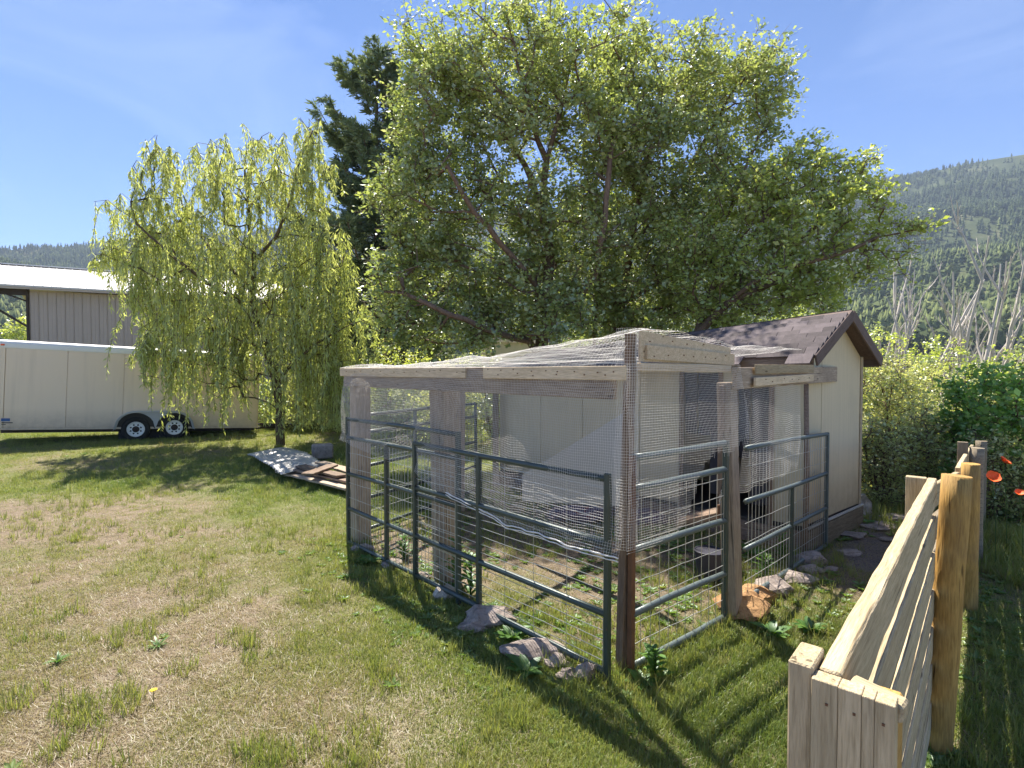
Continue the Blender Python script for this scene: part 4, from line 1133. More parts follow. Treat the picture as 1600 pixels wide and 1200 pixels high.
# ================================================================== STEEL BARN
def build_barn():
    e = Vector((.88, .473, 0)).normalized(); p = Vector((-e.y, e.x, 0)); A = Vector((-21.0, 24.0, 0)); L = 14.0; Wd = 8.0
    t = thing('steel_barn', A, 'brown-grey ribbed steel barn with a white low-pitched roof behind the trailer', 'barn')
    zE, zR = 5.45, 6.95; oe = 1.9
    mb = MB(); mb.box(A + e * (L / 2) + p * (Wd / 2) + Vector((0, 0, zE / 2 - .1)), (L - .1, Wd - .1, zE - .2), Matrix((e, p, Vector((0, 0, 1)))).transposed()); mb.build('core', M['barn_wall'], t)
    # ribbed panels on the camera side, one mesh shared
    w = .305; me = None; n = int(L / w)
    prof = [(0, 0), (.012, -.035), (.032, -.035), (.044, 0), (.17, 0), (.176, -.008), (.186, -.008), (.192, 0), (w - .003, 0)]
    V = [(x_, y_, z_) for z_ in (0, zE - .12) for x_, y_ in prof]; k = len(prof)
    Fs = [(i, i + 1, k + i + 1, k + i) for i in range(k - 1)]
    me = bpy.data.meshes.new('wall_panel'); me.from_pydata(V, [], Fs); me.materials.append(M['barn_wall'])
    R3 = Matrix((e, p, Vector((0, 0, 1)))).transposed().to_4x4()
    for i in range(n): put('wall_panel', me, Matrix.Translation(A + e * (i * w) - p * .01) @ R3, t)
    R4 = Matrix((p * -1, e, Vector((0, 0, 1)))).transposed().to_4x4()
    for i in range(int(Wd / w)): put('wall_panel', me, Matrix.Translation(A + p * (Wd - i * w) - e * .01) @ R4, t)
    for q in (A, A + p * Wd): board('corner_trim', Vz(q - e * .02 - p * .03, 0), Vz(q - e * .02 - p * .03, zE), .1, .1, M['dark_steel'], t)
    # roof
    s0 = A - e * oe - p * .55; L2 = L + oe + .8
    r0 = A - e * 1.1 + p * (Wd / 2)
    ridge0 = Vz(A - e * oe + p * (Wd / 2), zR); ridge1 = Vz(A + e * (L + .8) + p * (Wd / 2), zR)
    ev0 = Vz(A - e * oe - p * .6, zE - .02); ev1 = Vz(A + e * (L + .8) - p * .6, zE - .02)
    bv0 = Vz(A - e * oe + p * (Wd + .6), zE - .02); bv1 = Vz(A + e * (L + .8) + p * (Wd + .6), zE - .02)
    def slope(a0, a1, b0, b1, first):
        m_ = int(L2 / .305)
        x = (a1 - a0).normalized(); yv = (b0 - a0); Ly = yv.length; yv = yv.normalized(); z = x.cross(yv); 
        if z.z < 0: z = -z
        pr = [(0, 0), (.01, .03), (.03, .03), (.04, 0), (.302, 0)]
        V = [(x_, y_, z_) for y_ in (0, Ly) for x_, z_ in pr]; kk = len(pr)
        Fs = [(i, i + 1, kk + i + 1, kk + i) for i in range(kk - 1)]
        mm = bpy.data.meshes.new('roof_panel'); mm.from_pydata(V, [], Fs); mm.materials.append(M['barn_roof'])
        Rm = Matrix((x, yv, z)).transposed().to_4x4()
        for i in range(m_): put('roof_panel', mm, Matrix.Translation(a0 + x * (i * .305)) @ Rm, t)
    slope(ev0, ev1, ridge0, ridge1, True); slope(bv0, bv1, ridge0, ridge1, False)
    mb = MB(); mb.extrude([ev0 - Vector((0, 0, .02)), ev1 - Vector((0, 0, .02)), ridge1 - Vector((0, 0, .02)), ridge0 - Vector((0, 0, .02))], (0, 0, -.1))
    mb.extrude([bv0 - Vector((0, 0, .02)), ridge0 - Vector((0, 0, .021)), ridge1 - Vector((0, 0, .021)), bv1 - Vector((0, 0, .02))], (0, 0, -.1)); mb.build('roof_deck', M['barn_wall'], t)
    board('ridge_cap', ridge0 + Vector((0, 0, .03)), ridge1 + Vector((0, 0, .03)), .3, .04, M['white_paint'], t)
    board('eave_trim', ev0 - p * .02, ev1 - p * .02, .03, .08, M['barn_roof'], t)
    board('eave_beam', Vz(ev0 + p * .6, zE - .22) , Vz(A, zE - .22), .15, .26, M['dark_steel'], t)
    board('rake_trim', ev0 - e * .02, ridge0 - e * .02, .03, .16, M['dark_steel'], t)
    board('brace', Vz(A - e * 1.9, zE - .35), Vz(A - e * .05, zE - 1.7), .09, .09, M['dark_steel'], t)
    board('brace', Vz(A - e * .8, zE - .3), Vz(A - e * .0, zE - .62), .07, .07, M['dark_steel'], t)
build_barn()

# beige flat-roofed cabin glimpsed over the pen
def build_cabin():
    c = at(800, 560, 17.5); t = thing('beige_cabin', Vz(c, 0), 'beige boxy cabin corner glimpsed between trees above the pen netting', 'cabin')
    mb = MB(); a_, b_ = at(752, 600, 17.0), at(832, 600, 18.2); back = Vector((.6, 2.4, 0)) ; zt = at(800, 529, 17.5).z
    a_.z = b_.z = 0
    mb.extrude([a_, b_, b_ + back, a_ + back], (0, 0, zt - .12)); mb.build('wall', M['siding'], t)
    mb = MB(); o_ = (b_ - a_).normalized() * .12
    mb.extrude([Vz(a_ - o_ + Vector((0, -.1, 0)), zt - .12), Vz(b_ + o_ + Vector((0, -.1, 0)), zt - .12), Vz(b_ + back + o_, zt - .1), Vz(a_ + back - o_, zt - .1)], (0, 0, .12)); mb.build('roof', M['trailer'], t)
build_cabin()

# ================================================================== METAL SHEET AND PLANKS ON THE GRASS
def build_sheet():
    P = [gnd(386, 708, .16), gnd(452, 698, .18), gnd(512, 724, .2), gnd(440, 737, .22)]
    nu, nv = 96, 14; V = []
    for j in range(nv + 1):
        for i in range(nu + 1):
            u, v = i / nu, j / nv
            p = P[0].lerp(P[3], u).lerp(P[1].lerp(P[2], u), v)
            bow = .05 * math.sin(u * 3.1) + .03 * nz(u * 3, v * 2)
            V.append((p.x, p.y, p.z * .8 + bow + .03 * math.sin(v * 3.1) + .016 * math.sin(u * nu * math.pi / 3)))
    Fs = [(j * (nu + 1) + i, j * (nu + 1) + i + 1, (j + 1) * (nu + 1) + i + 1, (j + 1) * (nu + 1) + i) for j in range(nv) for i in range(nu)]
    me = np_mesh('corrugated_sheet', np.array(V), np.array(Fs), M['tin_sheet'], True); o = put('corrugated_sheet', me)
    o.modifiers.new('thick', 'SOLIDIFY').thickness = .004
    props(o, 'grey corrugated roofing sheet lying in the grass under the willow', 'metal sheet')
    labs = ['long grey board lowest in the low stack between sheet and pen', 'brown dry board along the near edge of the low stack', 'short broken brown board on top of the low stack', 'pale grey board at the rear of the low stack beside the pen', 'dark weathered board crossing the low stack near the pen']
    ends = [((438, 736), (548, 763), .12), ((452, 731), (552, 752), .18), ((470, 728), (535, 744), .23), ((500, 722), (552, 738), .2), ((480, 741), (520, 727), .27)]
    for l_, (a_, b_, z) in zip(labs, ends):
        p, q = gnd(*a_, z), gnd(*b_, z)
        props(board('loose_board', p, q, .2, .035, M['old_wood'] if 'brown' in l_ or 'dark' in l_ else M['grey_wood'], seg=10, rough=.01), l_, 'board', 'loose boards in the low stack')
    for k, (a_, l_) in enumerate((((455, 742), 'short log bearer under the low board stack nearest the willow'), ((530, 764), 'short log bearer under the low board stack nearest the pen'))):
        p = gnd(*a_); mb = MB(); mb.tube([p + Vector((-.2, .1, .05)), p + Vector((.35, .5, .06))], .06, 8); props(mb.build('log', M['old_wood'], smooth=False), l_, 'log')
    b = gnd(496, 722); mb = MB(); mb.box(b + Vector((0, .3, .18)), (.42, .3, .3), Matrix.Rotation(.4, 3, 'Z')); props(mb.build('stone_block', M['rock'], bevel=.03), 'small dark grey block standing in grass behind the board stack', 'block')
build_sheet()

# ================================================================== ROCKS
ROCKS = [((760, 978), .16, 'rock', (1.25, .8, .55), 'flat split grey rock at the foot of the long pen gate'),
         ((742, 985), .1, 'rock', (1.2, .8, .4), 'low grey slab tucked left of the split rock'),
         ((840, 1032), .15, 'rock', (1.4, .8, .5), 'long mauve-grey rock against the gate bottom rail, nearest the corner'),
         ((868, 1042), .09, 'rock', (1.2, .8, .5), 'small stone right of the long mauve-grey rock'),
         ((694, 934), .085, 'rock_pale', (1.1, .9, .8), 'small rounded pale stone below the second timber post'),
         ((918, 1066), .075, 'rock', (1, .9, 1), 'small upright round stone beside the corner post foot'),
         ((893, 1062), .07, 'rock', (1.2, .9, .6), 'low brown stone left of the small upright stone'),
         ((660, 905), .07, 'rock', (1.2, .9, .6), 'small half-buried stone under the gate near its left end'),
         ((612, 885), .08, 'rock', (1.3, .9, .6), 'grey stone below the left panel in the weeds'),
         ((565, 862), .09, 'rock', (1.3, .9, .6), 'grey stone at the foot of the far left post'),
         ((1168, 962), .17, 'rock_orange', (1.15, .95, .75), 'largest orange-brown boulder at the grey post'),
         ((1182, 942), .13, 'rock_orange', (1.2, .9, .7), 'orange rock just behind the largest boulder'),
         ((1210, 928), .14, 'rock', (1.3, .9, .6), 'brown rock below the right panel, middle of the row'),
         ((1246, 912), .13, 'rock', (1.4, .8, .55), 'grey-brown rock beneath the olive upright of the right panel'),
         ((1270, 897), .10, 'rock', (1.3, .8, .5), 'flat grey rock near the end of the right panel'),
         ((1272, 884), .12, 'rock', (1.2, .9, .7), 'rounded brown rock touching the right panel end'),
         ((1298, 893), .06, 'rock', (1.2, .9, .5), 'small stone at the end of the rock row'),
         ((1352, 801), .15, 'rock_pale', (.7, .9, 1.15), 'white upright stone at the far corner of the shed'),
         ((1333, 840), .12, 'rock', (1.4, 1, .3), 'flat paving stone in the bare path beside the shed skirt'),
         ((1375, 826), .16, 'rock', (1.5, 1, .25), 'broad flat stone in the bare path beyond the shed'),
         ((1408, 812), .14, 'rock', (1.5, 1, .25), 'flat stone furthest along the bare path'),
         ((1330, 866), .08, 'rock', (1.4, 1, .35), 'small flat stone half buried in the bare path near the panel end'),
         ((1390, 845), .07, 'rock', (1.4, 1, .35), 'small stone on the path nearest the board fence')]
for k, (p, r, mt, sq, lab) in enumerate(ROCKS):
    c = gnd(*p); Yc = c.y; o = crumple('rock', Vector((c.x, c.y + r * .35, r * sq[2] * .3)), r, mt, lab, 'rock', sq, 11 + k * 1.7)
    o['group'] = 'rocks round the pen and shed'

# ================================================================== TREES
# weeping willow
def build_willow():
    Yw = 13.6; base = gnd(438, 697); base = Vector((base.x, Yw, float(gz(base.x, Yw)) - .05))
    def q(px, py, dy=0): p = at(px, py, Yw + dy); return np.array([p.x, p.y, p.z])
    t = thing('willow_tree', base, 'bright green weeping willow with a dark trunk in front of the trailer', 'tree')
    sk = [[np.array(base), q(437, 640), q(430, 590, .1), q(420, 555), q(402, 505, -.1), q(393, 460), q(396, 410), q(388, 350), q(386, 290, .1), q(384, 235)],
          [q(432, 600), q(455, 570, -.3), q(490, 540, -.6), q(530, 515, -.5)],
          [q(420, 555), q(380, 525, .3), q(330, 500, .6), q(280, 500, .6)],
          [q(398, 490), q(360, 465, -.4), q(322, 440, -.8), q(270, 400, -.9), q(215, 350, -.9)],
          [q(395, 450), q(360, 420, .6), q(330, 390, .9), q(290, 330, 1.0), q(262, 250, 1.0)],
          [q(396, 410), q(430, 370, -.3), q(455, 310, -.5), q(470, 240, -.5), q(488, 205, -.4)],
          [q(396, 410), q(420, 380, .8), q(470, 350, 1.2), q(520, 360, 1.3)],
          [q(405, 520), q(380, 480, -1.0), q(340, 430, -1.7)], [q(405, 520), q(430, 470, -1), q(470, 430, -1.5), q(510, 400, -1.6)]]
    n = 760; tips = []
    for px, py, rp, w in ((385, 270, 75, 3), (290, 290, 70, 2.2), (470, 260, 55, 1.6), (220, 360, 62, 2), (300, 400, 90, 2.6), (400, 390, 85, 2.4), (485, 370, 52, 1.6), (530, 415, 30, .6), (460, 470, 75, 2.2), (270, 480, 60, 1.6), (350, 500, 60, 1.4), (530, 500, 50, 1.2), (255, 230, 22, .5), (485, 205, 25, .5), (165, 390, 24, .5), (350, 550, 50, 1.3), (385, 585, 40, 1.2), (480, 545, 60, 1.8), (250, 560, 42, 1.1), (530, 560, 35, .8), (330, 590, 36, .8)):
        k = int(n * w / 26); c = q(px, py); r = rp / F * Yw
        d = rng.normal(size=(k, 3)); d /= np.linalg.norm(d, axis=1, keepdims=True); d *= rng.random((k, 1)) ** .4; d[:, 1] *= 1.25
        tips.append(c + d * r)
    tips = np.concatenate(tips)
    paths, A, tn, w = grow(sk, tips, .0055, .125, .1, .44)
    big = [p for p in paths if max(p[1]) > .018]; small = [p for p in paths if max(p[1]) <= .018]
    tubes_np(big[:1], 'trunk', M['willow_bark'], t, 10); tubes_np(big[1:], 'limbs', M['willow_bark'], t, 7)
    # hanging strands
    S = []; P = []; tint = []; dr = []
    src = np.concatenate([A[tn], A[tn[rng.random(len(tn)) < .45]], A[rng.choice(len(A), 800)]]); src = src[src[:, 2] > 2.2]
    xl = lambda p: 800 + F * p[0] / p[1]
    for s in src:
        px = xl(s); low = np.interp(px, [140, 200, 240, 300, 330, 380, 440, 520, 570, 600], [4.2, 3.3, 1.4, .9, .9, .1, .3, .1, 1.2, 2.4]) + rng.normal(0, .45) + .4
        if 300 < px < 420 and rng.random() < .35: low += 1.8
        low += 1.5 * (vnoise(s[0], s[1] * .5, .8, 77) - .5)
        L = rng.uniform(.25, .9) if (s[2] > 5.8 or rng.random() < .3) else (rng.uniform(.6, 1.7) if rng.random() < .6 else rng.uniform(1.5, 4.0))
        if s[2] > 5.8 and rng.random() < .12: L = rng.uniform(.9, 2.2)
        L = min(L, s[2] - max(float(low), .5))
        if L < .25: L = .3
        out = rng.normal(0, 1, 3) * np.array([.35, .35, .1]); m = max(3, int(L / .28)); pts = []
        for k in range(m + 1):
            f = k / m; pts.append(s + out * (1 - (1 - f) ** 2) * min(.8, L * .5) + np.array([.04 * math.sin(f * 5 + s[0] * 9), 0, .16 * math.sin(min(1, f * 3) * math.pi) * .6 - L * f ** 1.15]))
        S.append((pts, [.0045] * m + [.002])); cnt = int(L * 40) + 10; ff = rng.random(cnt) * m; ii = ff.astype(int).clip(0, m - 1); PP = np.array(pts)
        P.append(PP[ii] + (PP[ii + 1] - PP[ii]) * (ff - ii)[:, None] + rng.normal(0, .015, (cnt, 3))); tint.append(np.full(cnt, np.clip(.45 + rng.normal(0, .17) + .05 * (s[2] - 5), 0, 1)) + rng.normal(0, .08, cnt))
    tubes_np(small + S, 'strands', M['willow_bark'], t, 3)['kind'] = 'stuff'
    P = np.concatenate(P); tint = np.concatenate(tint); n = len(P)
    dd = np.zeros((n, 3)); dd[:, 2] = -.95
    props(leaves_obj('foliage', P, .115, .2, M['leaf_willow'], t, tint, dd, 0), kind='stuff')
build_willow()

# big broadleaf trees behind the pen
def q3(px, py, Y): p = at(px, py, Y); return (p.x, p.y, p.z)
Y1 = 11.2
make_tree('broadleaf_tree', 'huge dense olive-leaved tree with forked trunk right behind the pen', 'tree',
    [[gp(q3(848, 0, Y1)[0], Y1), q3(846, 560, Y1), q3(850, 480, Y1), q3(860, 400, Y1), q3(848, 330, Y1), q3(852, 250, Y1), q3(880, 160, Y1), q3(900, 60, Y1), q3(905, 10, Y1)],
     [q3(848, 500, Y1), q3(900, 470, Y1 - .3), q3(930, 430, Y1 - .6), q3(945, 350, Y1 - .8), q3(950, 250, Y1 - .8), q3(960, 160, Y1)],
     [q3(850, 460, Y1), q3(800, 400, Y1 - .8), q3(740, 330, Y1 - 1.2), q3(700, 260, Y1 - 1.4)],
     [q3(846, 540, Y1), q3(780, 520, Y1 - .6), q3(700, 490, Y1 - 1), q3(630, 460, Y1 - .8)],
     [q3(850, 330, Y1), q3(810, 240, Y1 + .5), q3(760, 140, Y1 + .8), q3(720, 80, Y1 + .8)],
     [q3(850, 250, Y1), q3(820, 150, Y1 - .8), q3(800, 60, Y1 - 1)], [q3(858, 400, Y1), q3(830, 360, Y1 + 1), q3(760, 330, Y1 + 2)]],
    [blob(*b) for b in ((700, 180, Y1, 85), (680, 320, Y1, 95), (665, 450, Y1, 85), (800, 110, Y1, 110), (850, 250, Y1, 120), (770, 370, Y1, 100), (890, 70, Y1, 115), (850, 20, Y1, 90), (725, 70, Y1, 75), (625, 510, Y1, 45), (640, 400, Y1, 50), (820, 450, Y1, 80), (740, 490, Y1, 55), (900, 380, Y1, 90), (960, 200, Y1, 90), (655, 240, Y1, 55), (690, 115, Y1, 60), (640, 300, Y1, 55), (620, 430, Y1, 45), (660, 60, Y1, 45), (600, 470, Y1, 32), (650, 180, Y1, 45), (780, 480, Y1, 60), (700, 530, Y1 - .5, 48), (780, 540, Y1 - .6, 45), (865, 510, Y1 - .9, 50), (900, 470, Y1 - .8, 50), (640, 540, Y1, 36))],
    1900, 74, .080, M['leaf_big'], M['bark'], spread=.27, rbase=.17, rtip=.0062, zmin=2.3, tint_mu=.52)
Y2 = 12.2
make_tree('broadleaf_tree', 'second large tree with twin brown trunks close right of the huge forked one', 'tree',
    [[gp(q3(962, 0, Y2)[0], Y2), q3(962, 560, Y2), q3(965, 480, Y2), q3(985, 400, Y2), q3(1000, 300, Y2), q3(1020, 200, Y2), q3(1040, 90, Y2)],
     [gp(q3(925, 0, Y2)[0] , Y2 - .3), q3(930, 520, Y2 - .3), q3(935, 440, Y2 - .3), q3(930, 360, Y2), q3(925, 300, Y2)],
     [q3(965, 480, Y2), q3(1030, 440, Y2 - .5), q3(1090, 400, Y2 - .8), q3(1140, 330, Y2 - .8), q3(1170, 250, Y2 - .5)],
     [q3(990, 380, Y2), q3(1060, 290, Y2 + .4), q3(1120, 190, Y2 + .4), q3(1160, 110, Y2)], [q3(1000, 300, Y2), q3(960, 200, Y2 + .5), q3(930, 120, Y2 + .5)]],
    [blob(*b) for b in ((1010, 130, Y2, 105), (1040, 260, Y2, 100), (970, 350, Y2, 100), (1090, 70, Y2, 95), (1160, 140, Y2, 72), (1150, 230, Y2, 65), (1000, 460, Y2, 75), (1090, 330, Y2, 75), (1080, 440, Y2, 60), (1000, 40, Y2, 90), (1190, 80, Y2, 45), (1205, 150, Y2, 35), (900, 440, Y2, 70), (940, 500, Y2, 50), (1050, 500, Y2, 40), (980, 530, Y2 - .5, 45), (1010, 480, Y2 - .8, 55))],
    1450, 74, .084, M['leaf_big'], M['bark'], spread=.28, rbase=.14, rtip=.0062, zmin=2.4, tint_mu=.56)
Y3 = 10.6
make_tree('broadleaf_tree', 'airy yellow-green tree reaching its long branch out to the right over the shed', 'tree',
    [[gp(q3(1085, 0, Y3)[0], Y3), q3(1085, 560, Y3), q3(1095, 490, Y3), q3(1130, 420, Y3), q3(1180, 370, Y3), q3(1210, 310, Y3)],
     [q3(1090, 520, Y3), q3(1140, 470, Y3 - .5), q3(1200, 430, Y3 - .9), q3(1290, 400, Y3 - 1.2), q3(1370, 375, Y3 - 1.4), q3(1450, 355, Y3 - 1.5)],
     [q3(1140, 470, Y3 - .5), q3(1210, 440, Y3 - .5), q3(1250, 380, Y3 - .6), q3(1300, 320, Y3 - .6), q3(1345, 270, Y3 - .6)],
     [q3(1130, 420, Y3), q3(1160, 360, Y3 + .8), q3(1150, 290, Y3 + 1)]],
    [blob(*b) for b in ((1170, 330, Y3, 70), (1230, 290, Y3, 55), (1260, 370, Y3 - .8, 60), (1340, 330, Y3 - 1, 45), (1330, 400, Y3 - 1.2, 42), (1400, 370, Y3 - 1.4, 34), (1440, 357, Y3 - 1.5, 14, 0, .5), (1200, 430, Y3 - .6, 65), (1110, 440, Y3, 60), (1345, 275, Y3 - .6, 32), (1290, 280, Y3 - .6, 34), (1260, 250, Y3, 30), (1140, 490, Y3, 48), (1270, 460, Y3 - .6, 45), (1080, 380, Y3, 50), (1390, 420, Y3 - 1.2, 22))],
    900, 50, .074, M['leaf_right'], M['bark'], spread=.22, rbase=.10, rtip=.0055, zmin=2.4, tint_mu=.58)

# tall conifer
def build_conifer():
    Yc = 22.0; x0 = at(592, 577, Yc).x; H = at(592, 78, Yc).z; base = Vector((x0, Yc, float(gz(x0, Yc))))
    t = thing('conifer_tree', base, 'tall dark blue-green conifer standing between willow and big tree', 'tree')
    mb = MB(); mb.tube([base + Vector((0, 0, H * f)) + Vector((.06 * math.sin(f * 7), 0, 0)) for f in [i / 14 for i in range(15)]], [.28 * (1 - i / 14.5) + .012 for i in range(15)], 9); mb.build('trunk', M['bark'], t, smooth=True)
    br = []; P = []; D = []; tint = []
    nb = 250
    for k in range(nb):
        f = .12 + .87 * (k / nb); z = H * f; az = rng.uniform(0, 2 * math.pi); R = (4.4 * (1 - f) ** .6 + .15) * rng.uniform(.5, 1.15)
        if math.cos(az) > 0: R *= .85
        d = np.array([math.cos(az), math.sin(az), 0]); lift = rng.uniform(.0, .28) + .35 * f; m = 7; pts = []
        for j in range(m + 1):
            s = j / m; pts.append(np.array([base.x, base.y, z]) + d * R * s + np.array([0, 0, R * (lift * s - .25 * math.sin(s * 2.4) + .18 * s * s)]) + rng.normal(0, .02, 3))
        br.append((pts, [.035 * (1 - f) + .012 - .008 * j / m for j in range(m + 1)])); PP = np.array(pts)
        nsub = int(R * 11) + 3
        tt = rng.normal(.42, .14)
        for j in range(nsub):
            s = rng.uniform(.15, 1) ** .8 * m; i = min(int(s), m - 1); o = PP[i] + (PP[i + 1] - PP[i]) * (s - i)
            sg = rng.choice([-1, 1]); dirv = d * rng.uniform(.3, 1) + sg * np.array([-d[1], d[0], 0]) * rng.uniform(.2, 1.0) + np.array([0, 0, rng.uniform(-.15, .35)]); dirv /= np.linalg.norm(dirv)
            Ls = rng.uniform(.2, .55) * (1.1 - .5 * f); n = int(44 * Ls / .4) + 10; g = rng.random(n)[:, None]
            P.append(o + dirv * Ls * g + rng.normal(0, .03, (n, 3))); D.append(np.repeat(dirv[None], n, 0) * .8); tint.append(np.full(n, tt) + rng.normal(0, .12, n))
    tubes_np(br, 'limbs', M['bark'], t, 4)
    P = np.concatenate(P); D = np.concatenate(D); tint = np.concatenate(tint)
    props(leaves_obj('foliage', P, .17, .22, M['needle'], t, tint, D, .3), kind='stuff')
build_conifer()

# ---- shrubs and thickets
def shrub(px, ptop, Y, wpx, label, mat='leaf_shrub', n=150, per=34, lsize=.055, mu=.5, zb=None, name='shrub', cat='shrub', group='brush around the clearing', fill=3):
    c = at(px, ptop, Y); zt = c.z; g = float(gz(c.x, Y)); hgt = max(.7, zt - g); W = wpx / F * Y / 2
    bl = []; sk = []
    k = fill + 2
    for i in range(k):
        a = rng.uniform(0, 6.28); rr = W * rng.uniform(.15, .6); r = W * rng.uniform(.38, .6); zc = g + hgt * rng.uniform(.3, .75)
        top = min(r * 1.0, zt - zc + .0); bl.append((c.x + rr * math.cos(a), Y + rr * math.sin(a) * .8, zc, r, max(.35, min(hgt * .45, zt - zc + .1))))
        sk.append([(c.x + .1 * math.cos(a), Y + .1 * math.sin(a), g), (c.x + rr * .6 * math.cos(a), Y + rr * .6 * math.sin(a), g + hgt * .3), bl[-1][:3]])
    bl.append((c.x, Y, g + hgt * .45, W * .7, hgt * .53)); bl.append((c.x, Y, g + hgt * .2, W * .85, hgt * .25))
    sk.sort(key=lambda s: 0)
    return make_tree(name, label, cat, sk, bl, n, per, lsize, M[mat], M['bark'], spread=.16 + .02 * Y / 5, rbase=.035, rtip=.004, group=group, tint_mu=mu, zmin=g + .05)

SH = [ # px, top, Y, width px, label, material, tips, leaves per tip, leaf size, tint
 (1395, 560, 9.6, 150, 'pale sunlit shrub directly behind the right corner of the shed', 'leaf_shrub', 300, 48, .045, .6),
 (1330, 505, 13, 190, 'bright bush rising behind the shed roof peak', 'leaf_right', 300, 44, .06, .55),
 (1230, 480, 14, 200, 'green bush between the airy tree and the shed roof', 'leaf_right', 260, 40, .065, .45),
 (1455, 560, 12, 190, 'broad pale thicket in front of the bleached dead trees', 'leaf_shrub', 330, 48, .055, .55),
 (1560, 585, 11, 170, 'pale grey-green thicket right of the broad one, at the frame edge', 'leaf_shrub', 300, 46, .055, .45),
 (1440, 640, 8.6, 130, 'low pale bush above the far fence posts', 'leaf_shrub', 260, 44, .042, .62),
 (1375, 665, 7.9, 80, 'small leafy bush against the far edge of the shed wall', 'leaf_shrub', 170, 40, .04, .6),
 (1500, 520, 17, 220, 'tall green thicket around the dead trunks', 'leaf_right', 280, 42, .08, .4),
 (1620, 530, 16, 220, 'tall green thicket cut off by the right frame edge', 'leaf_right', 260, 42, .08, .4),
 (1400, 500, 19, 160, 'distant green thicket left of the dead trunks', 'leaf_right', 220, 40, .085, .45),
 (1575, 560, 7.6, 150, 'dark fresh-green broad-leaved bush at the right edge above the poppies', 'leaf_dark', 260, 46, .075, .45),
 (1510, 600, 8.4, 90, 'dark leafy sapling left of the broad-leaved bush', 'leaf_dark', 130, 40, .07, .5),
 (1540, 690, 7.3, 110, 'low pale brush behind the poppies', 'leaf_shrub', 160, 36, .04, .6),
 (1660, 640, 6.8, 130, 'pale brush past the right frame edge', 'leaf_shrub', 140, 36, .045, .5),
 (480, 560, 17.5, 120, 'bright yellow-green bush behind the willow to its right', 'leaf_willow', 240, 44, .075, .6),
 (545, 545, 16.5, 120, 'sunlit bush between the willow and the pen corner', 'leaf_willow', 240, 44, .07, .6),
 (620, 535, 13.5, 130, 'olive bush seen through the net over the left panel', 'leaf_right', 300, 50, .055, .6),
 (700, 560, 12.5, 130, 'leafy olive bush seen through the net left of the shed', 'leaf_shrub', 300, 50, .055, .6),
 (770, 545, 14, 140, 'dark green bush behind the shed left end', 'leaf_big', 220, 44, .06, .5),
 (930, 500, 14.5, 190, 'dark leafy undergrowth below the twin trunks', 'leaf_big', 240, 46, .065, .4),
 (1070, 505, 13.5, 170, 'shaded green undergrowth left of the shed roof', 'leaf_big', 240, 44, .06, .45),
 (505, 640, 19, 110, 'pale grey-green sage bush low behind the board stack', 'leaf_shrub', 160, 40, .06, .7),
 (380, 600, 21, 160, 'green bush half hidden behind the willow and trailer front', 'leaf_right', 200, 42, .09, .5),
 (38, 492, 34, 60, 'small round yellow-green tree left of the barn corner', 'leaf_right', 200, 40, .13, .6),
 (-70, 470, 36, 120, 'green tree beyond the barn overhang at the left edge', 'leaf_right', 200, 40, .14, .45),
]
for (px, tp, Y, w, lab, mt, n, per, ls, mu) in SH:
    shrub(px, tp, Y, w, lab, mt, n, per, ls, mu, name='round_tree' if 'tree ' in lab and Y > 30 else 'shrub', cat='tree' if Y > 30 else 'shrub', group=None if Y > 30 else 'brush around the clearing')

# ---- bleached dead trees
def dead_tree(px, pbase, ptop, Y, label, forks, lean=0.0):
    c = at(px, ptop, Y); g = float(gz(c.x, Y)); H = c.z - g; b = Vector((c.x - lean * H, Y, g)); t = thing('dead_tree', b, label, 'dead tree', 'bleached dead trees in the thicket')
    paths = []
    def limb(p, d, L, r, lev):
        m = 6; pts = [np.array(p)]; dd = np.array(d, float)
        for k in range(m):
            dd = dd + rng.normal(0, .075, 3) * np.array([1, 1, .5]) + np.array([0, 0, .06]); dd /= np.linalg.norm(dd); pts.append(pts[-1] + dd * L / m)
        paths.append((pts, [max(.006, r * (1 - .8 * k / m)) for k in range(m + 1)], lev))
        if lev < 3:
            for k in range(forks if lev == 0 else 4 - lev):
                j = rng.integers(1 if lev else 2, m); q = pts[j]; a = rng.uniform(0, 6.28); s = rng.uniform(.25, .6)
                nd = dd * 1.0 + np.array([math.cos(a) * s, math.sin(a) * s, rng.uniform(-.1, .3)]); nd /= np.linalg.norm(nd)
                limb(q, nd, L * rng.uniform(.14, .40), r * .5, lev + 1)
    limb(b, (lean, 0, 1), H * .94, .008 * Y ** .5 * H ** .5, 0)
    tubes_np([p[:2] for p in paths[:1]], 'trunk', M['dead_bark'], t, 7); tubes_np([p[:2] for p in paths[1:] if p[2] == 1], 'limbs', M['dead_bark'], t, 5); tubes_np([p[:2] for p in paths[1:] if p[2] > 1], 'twigs', M['dead_bark'], t, 3)['kind'] = 'stuff'
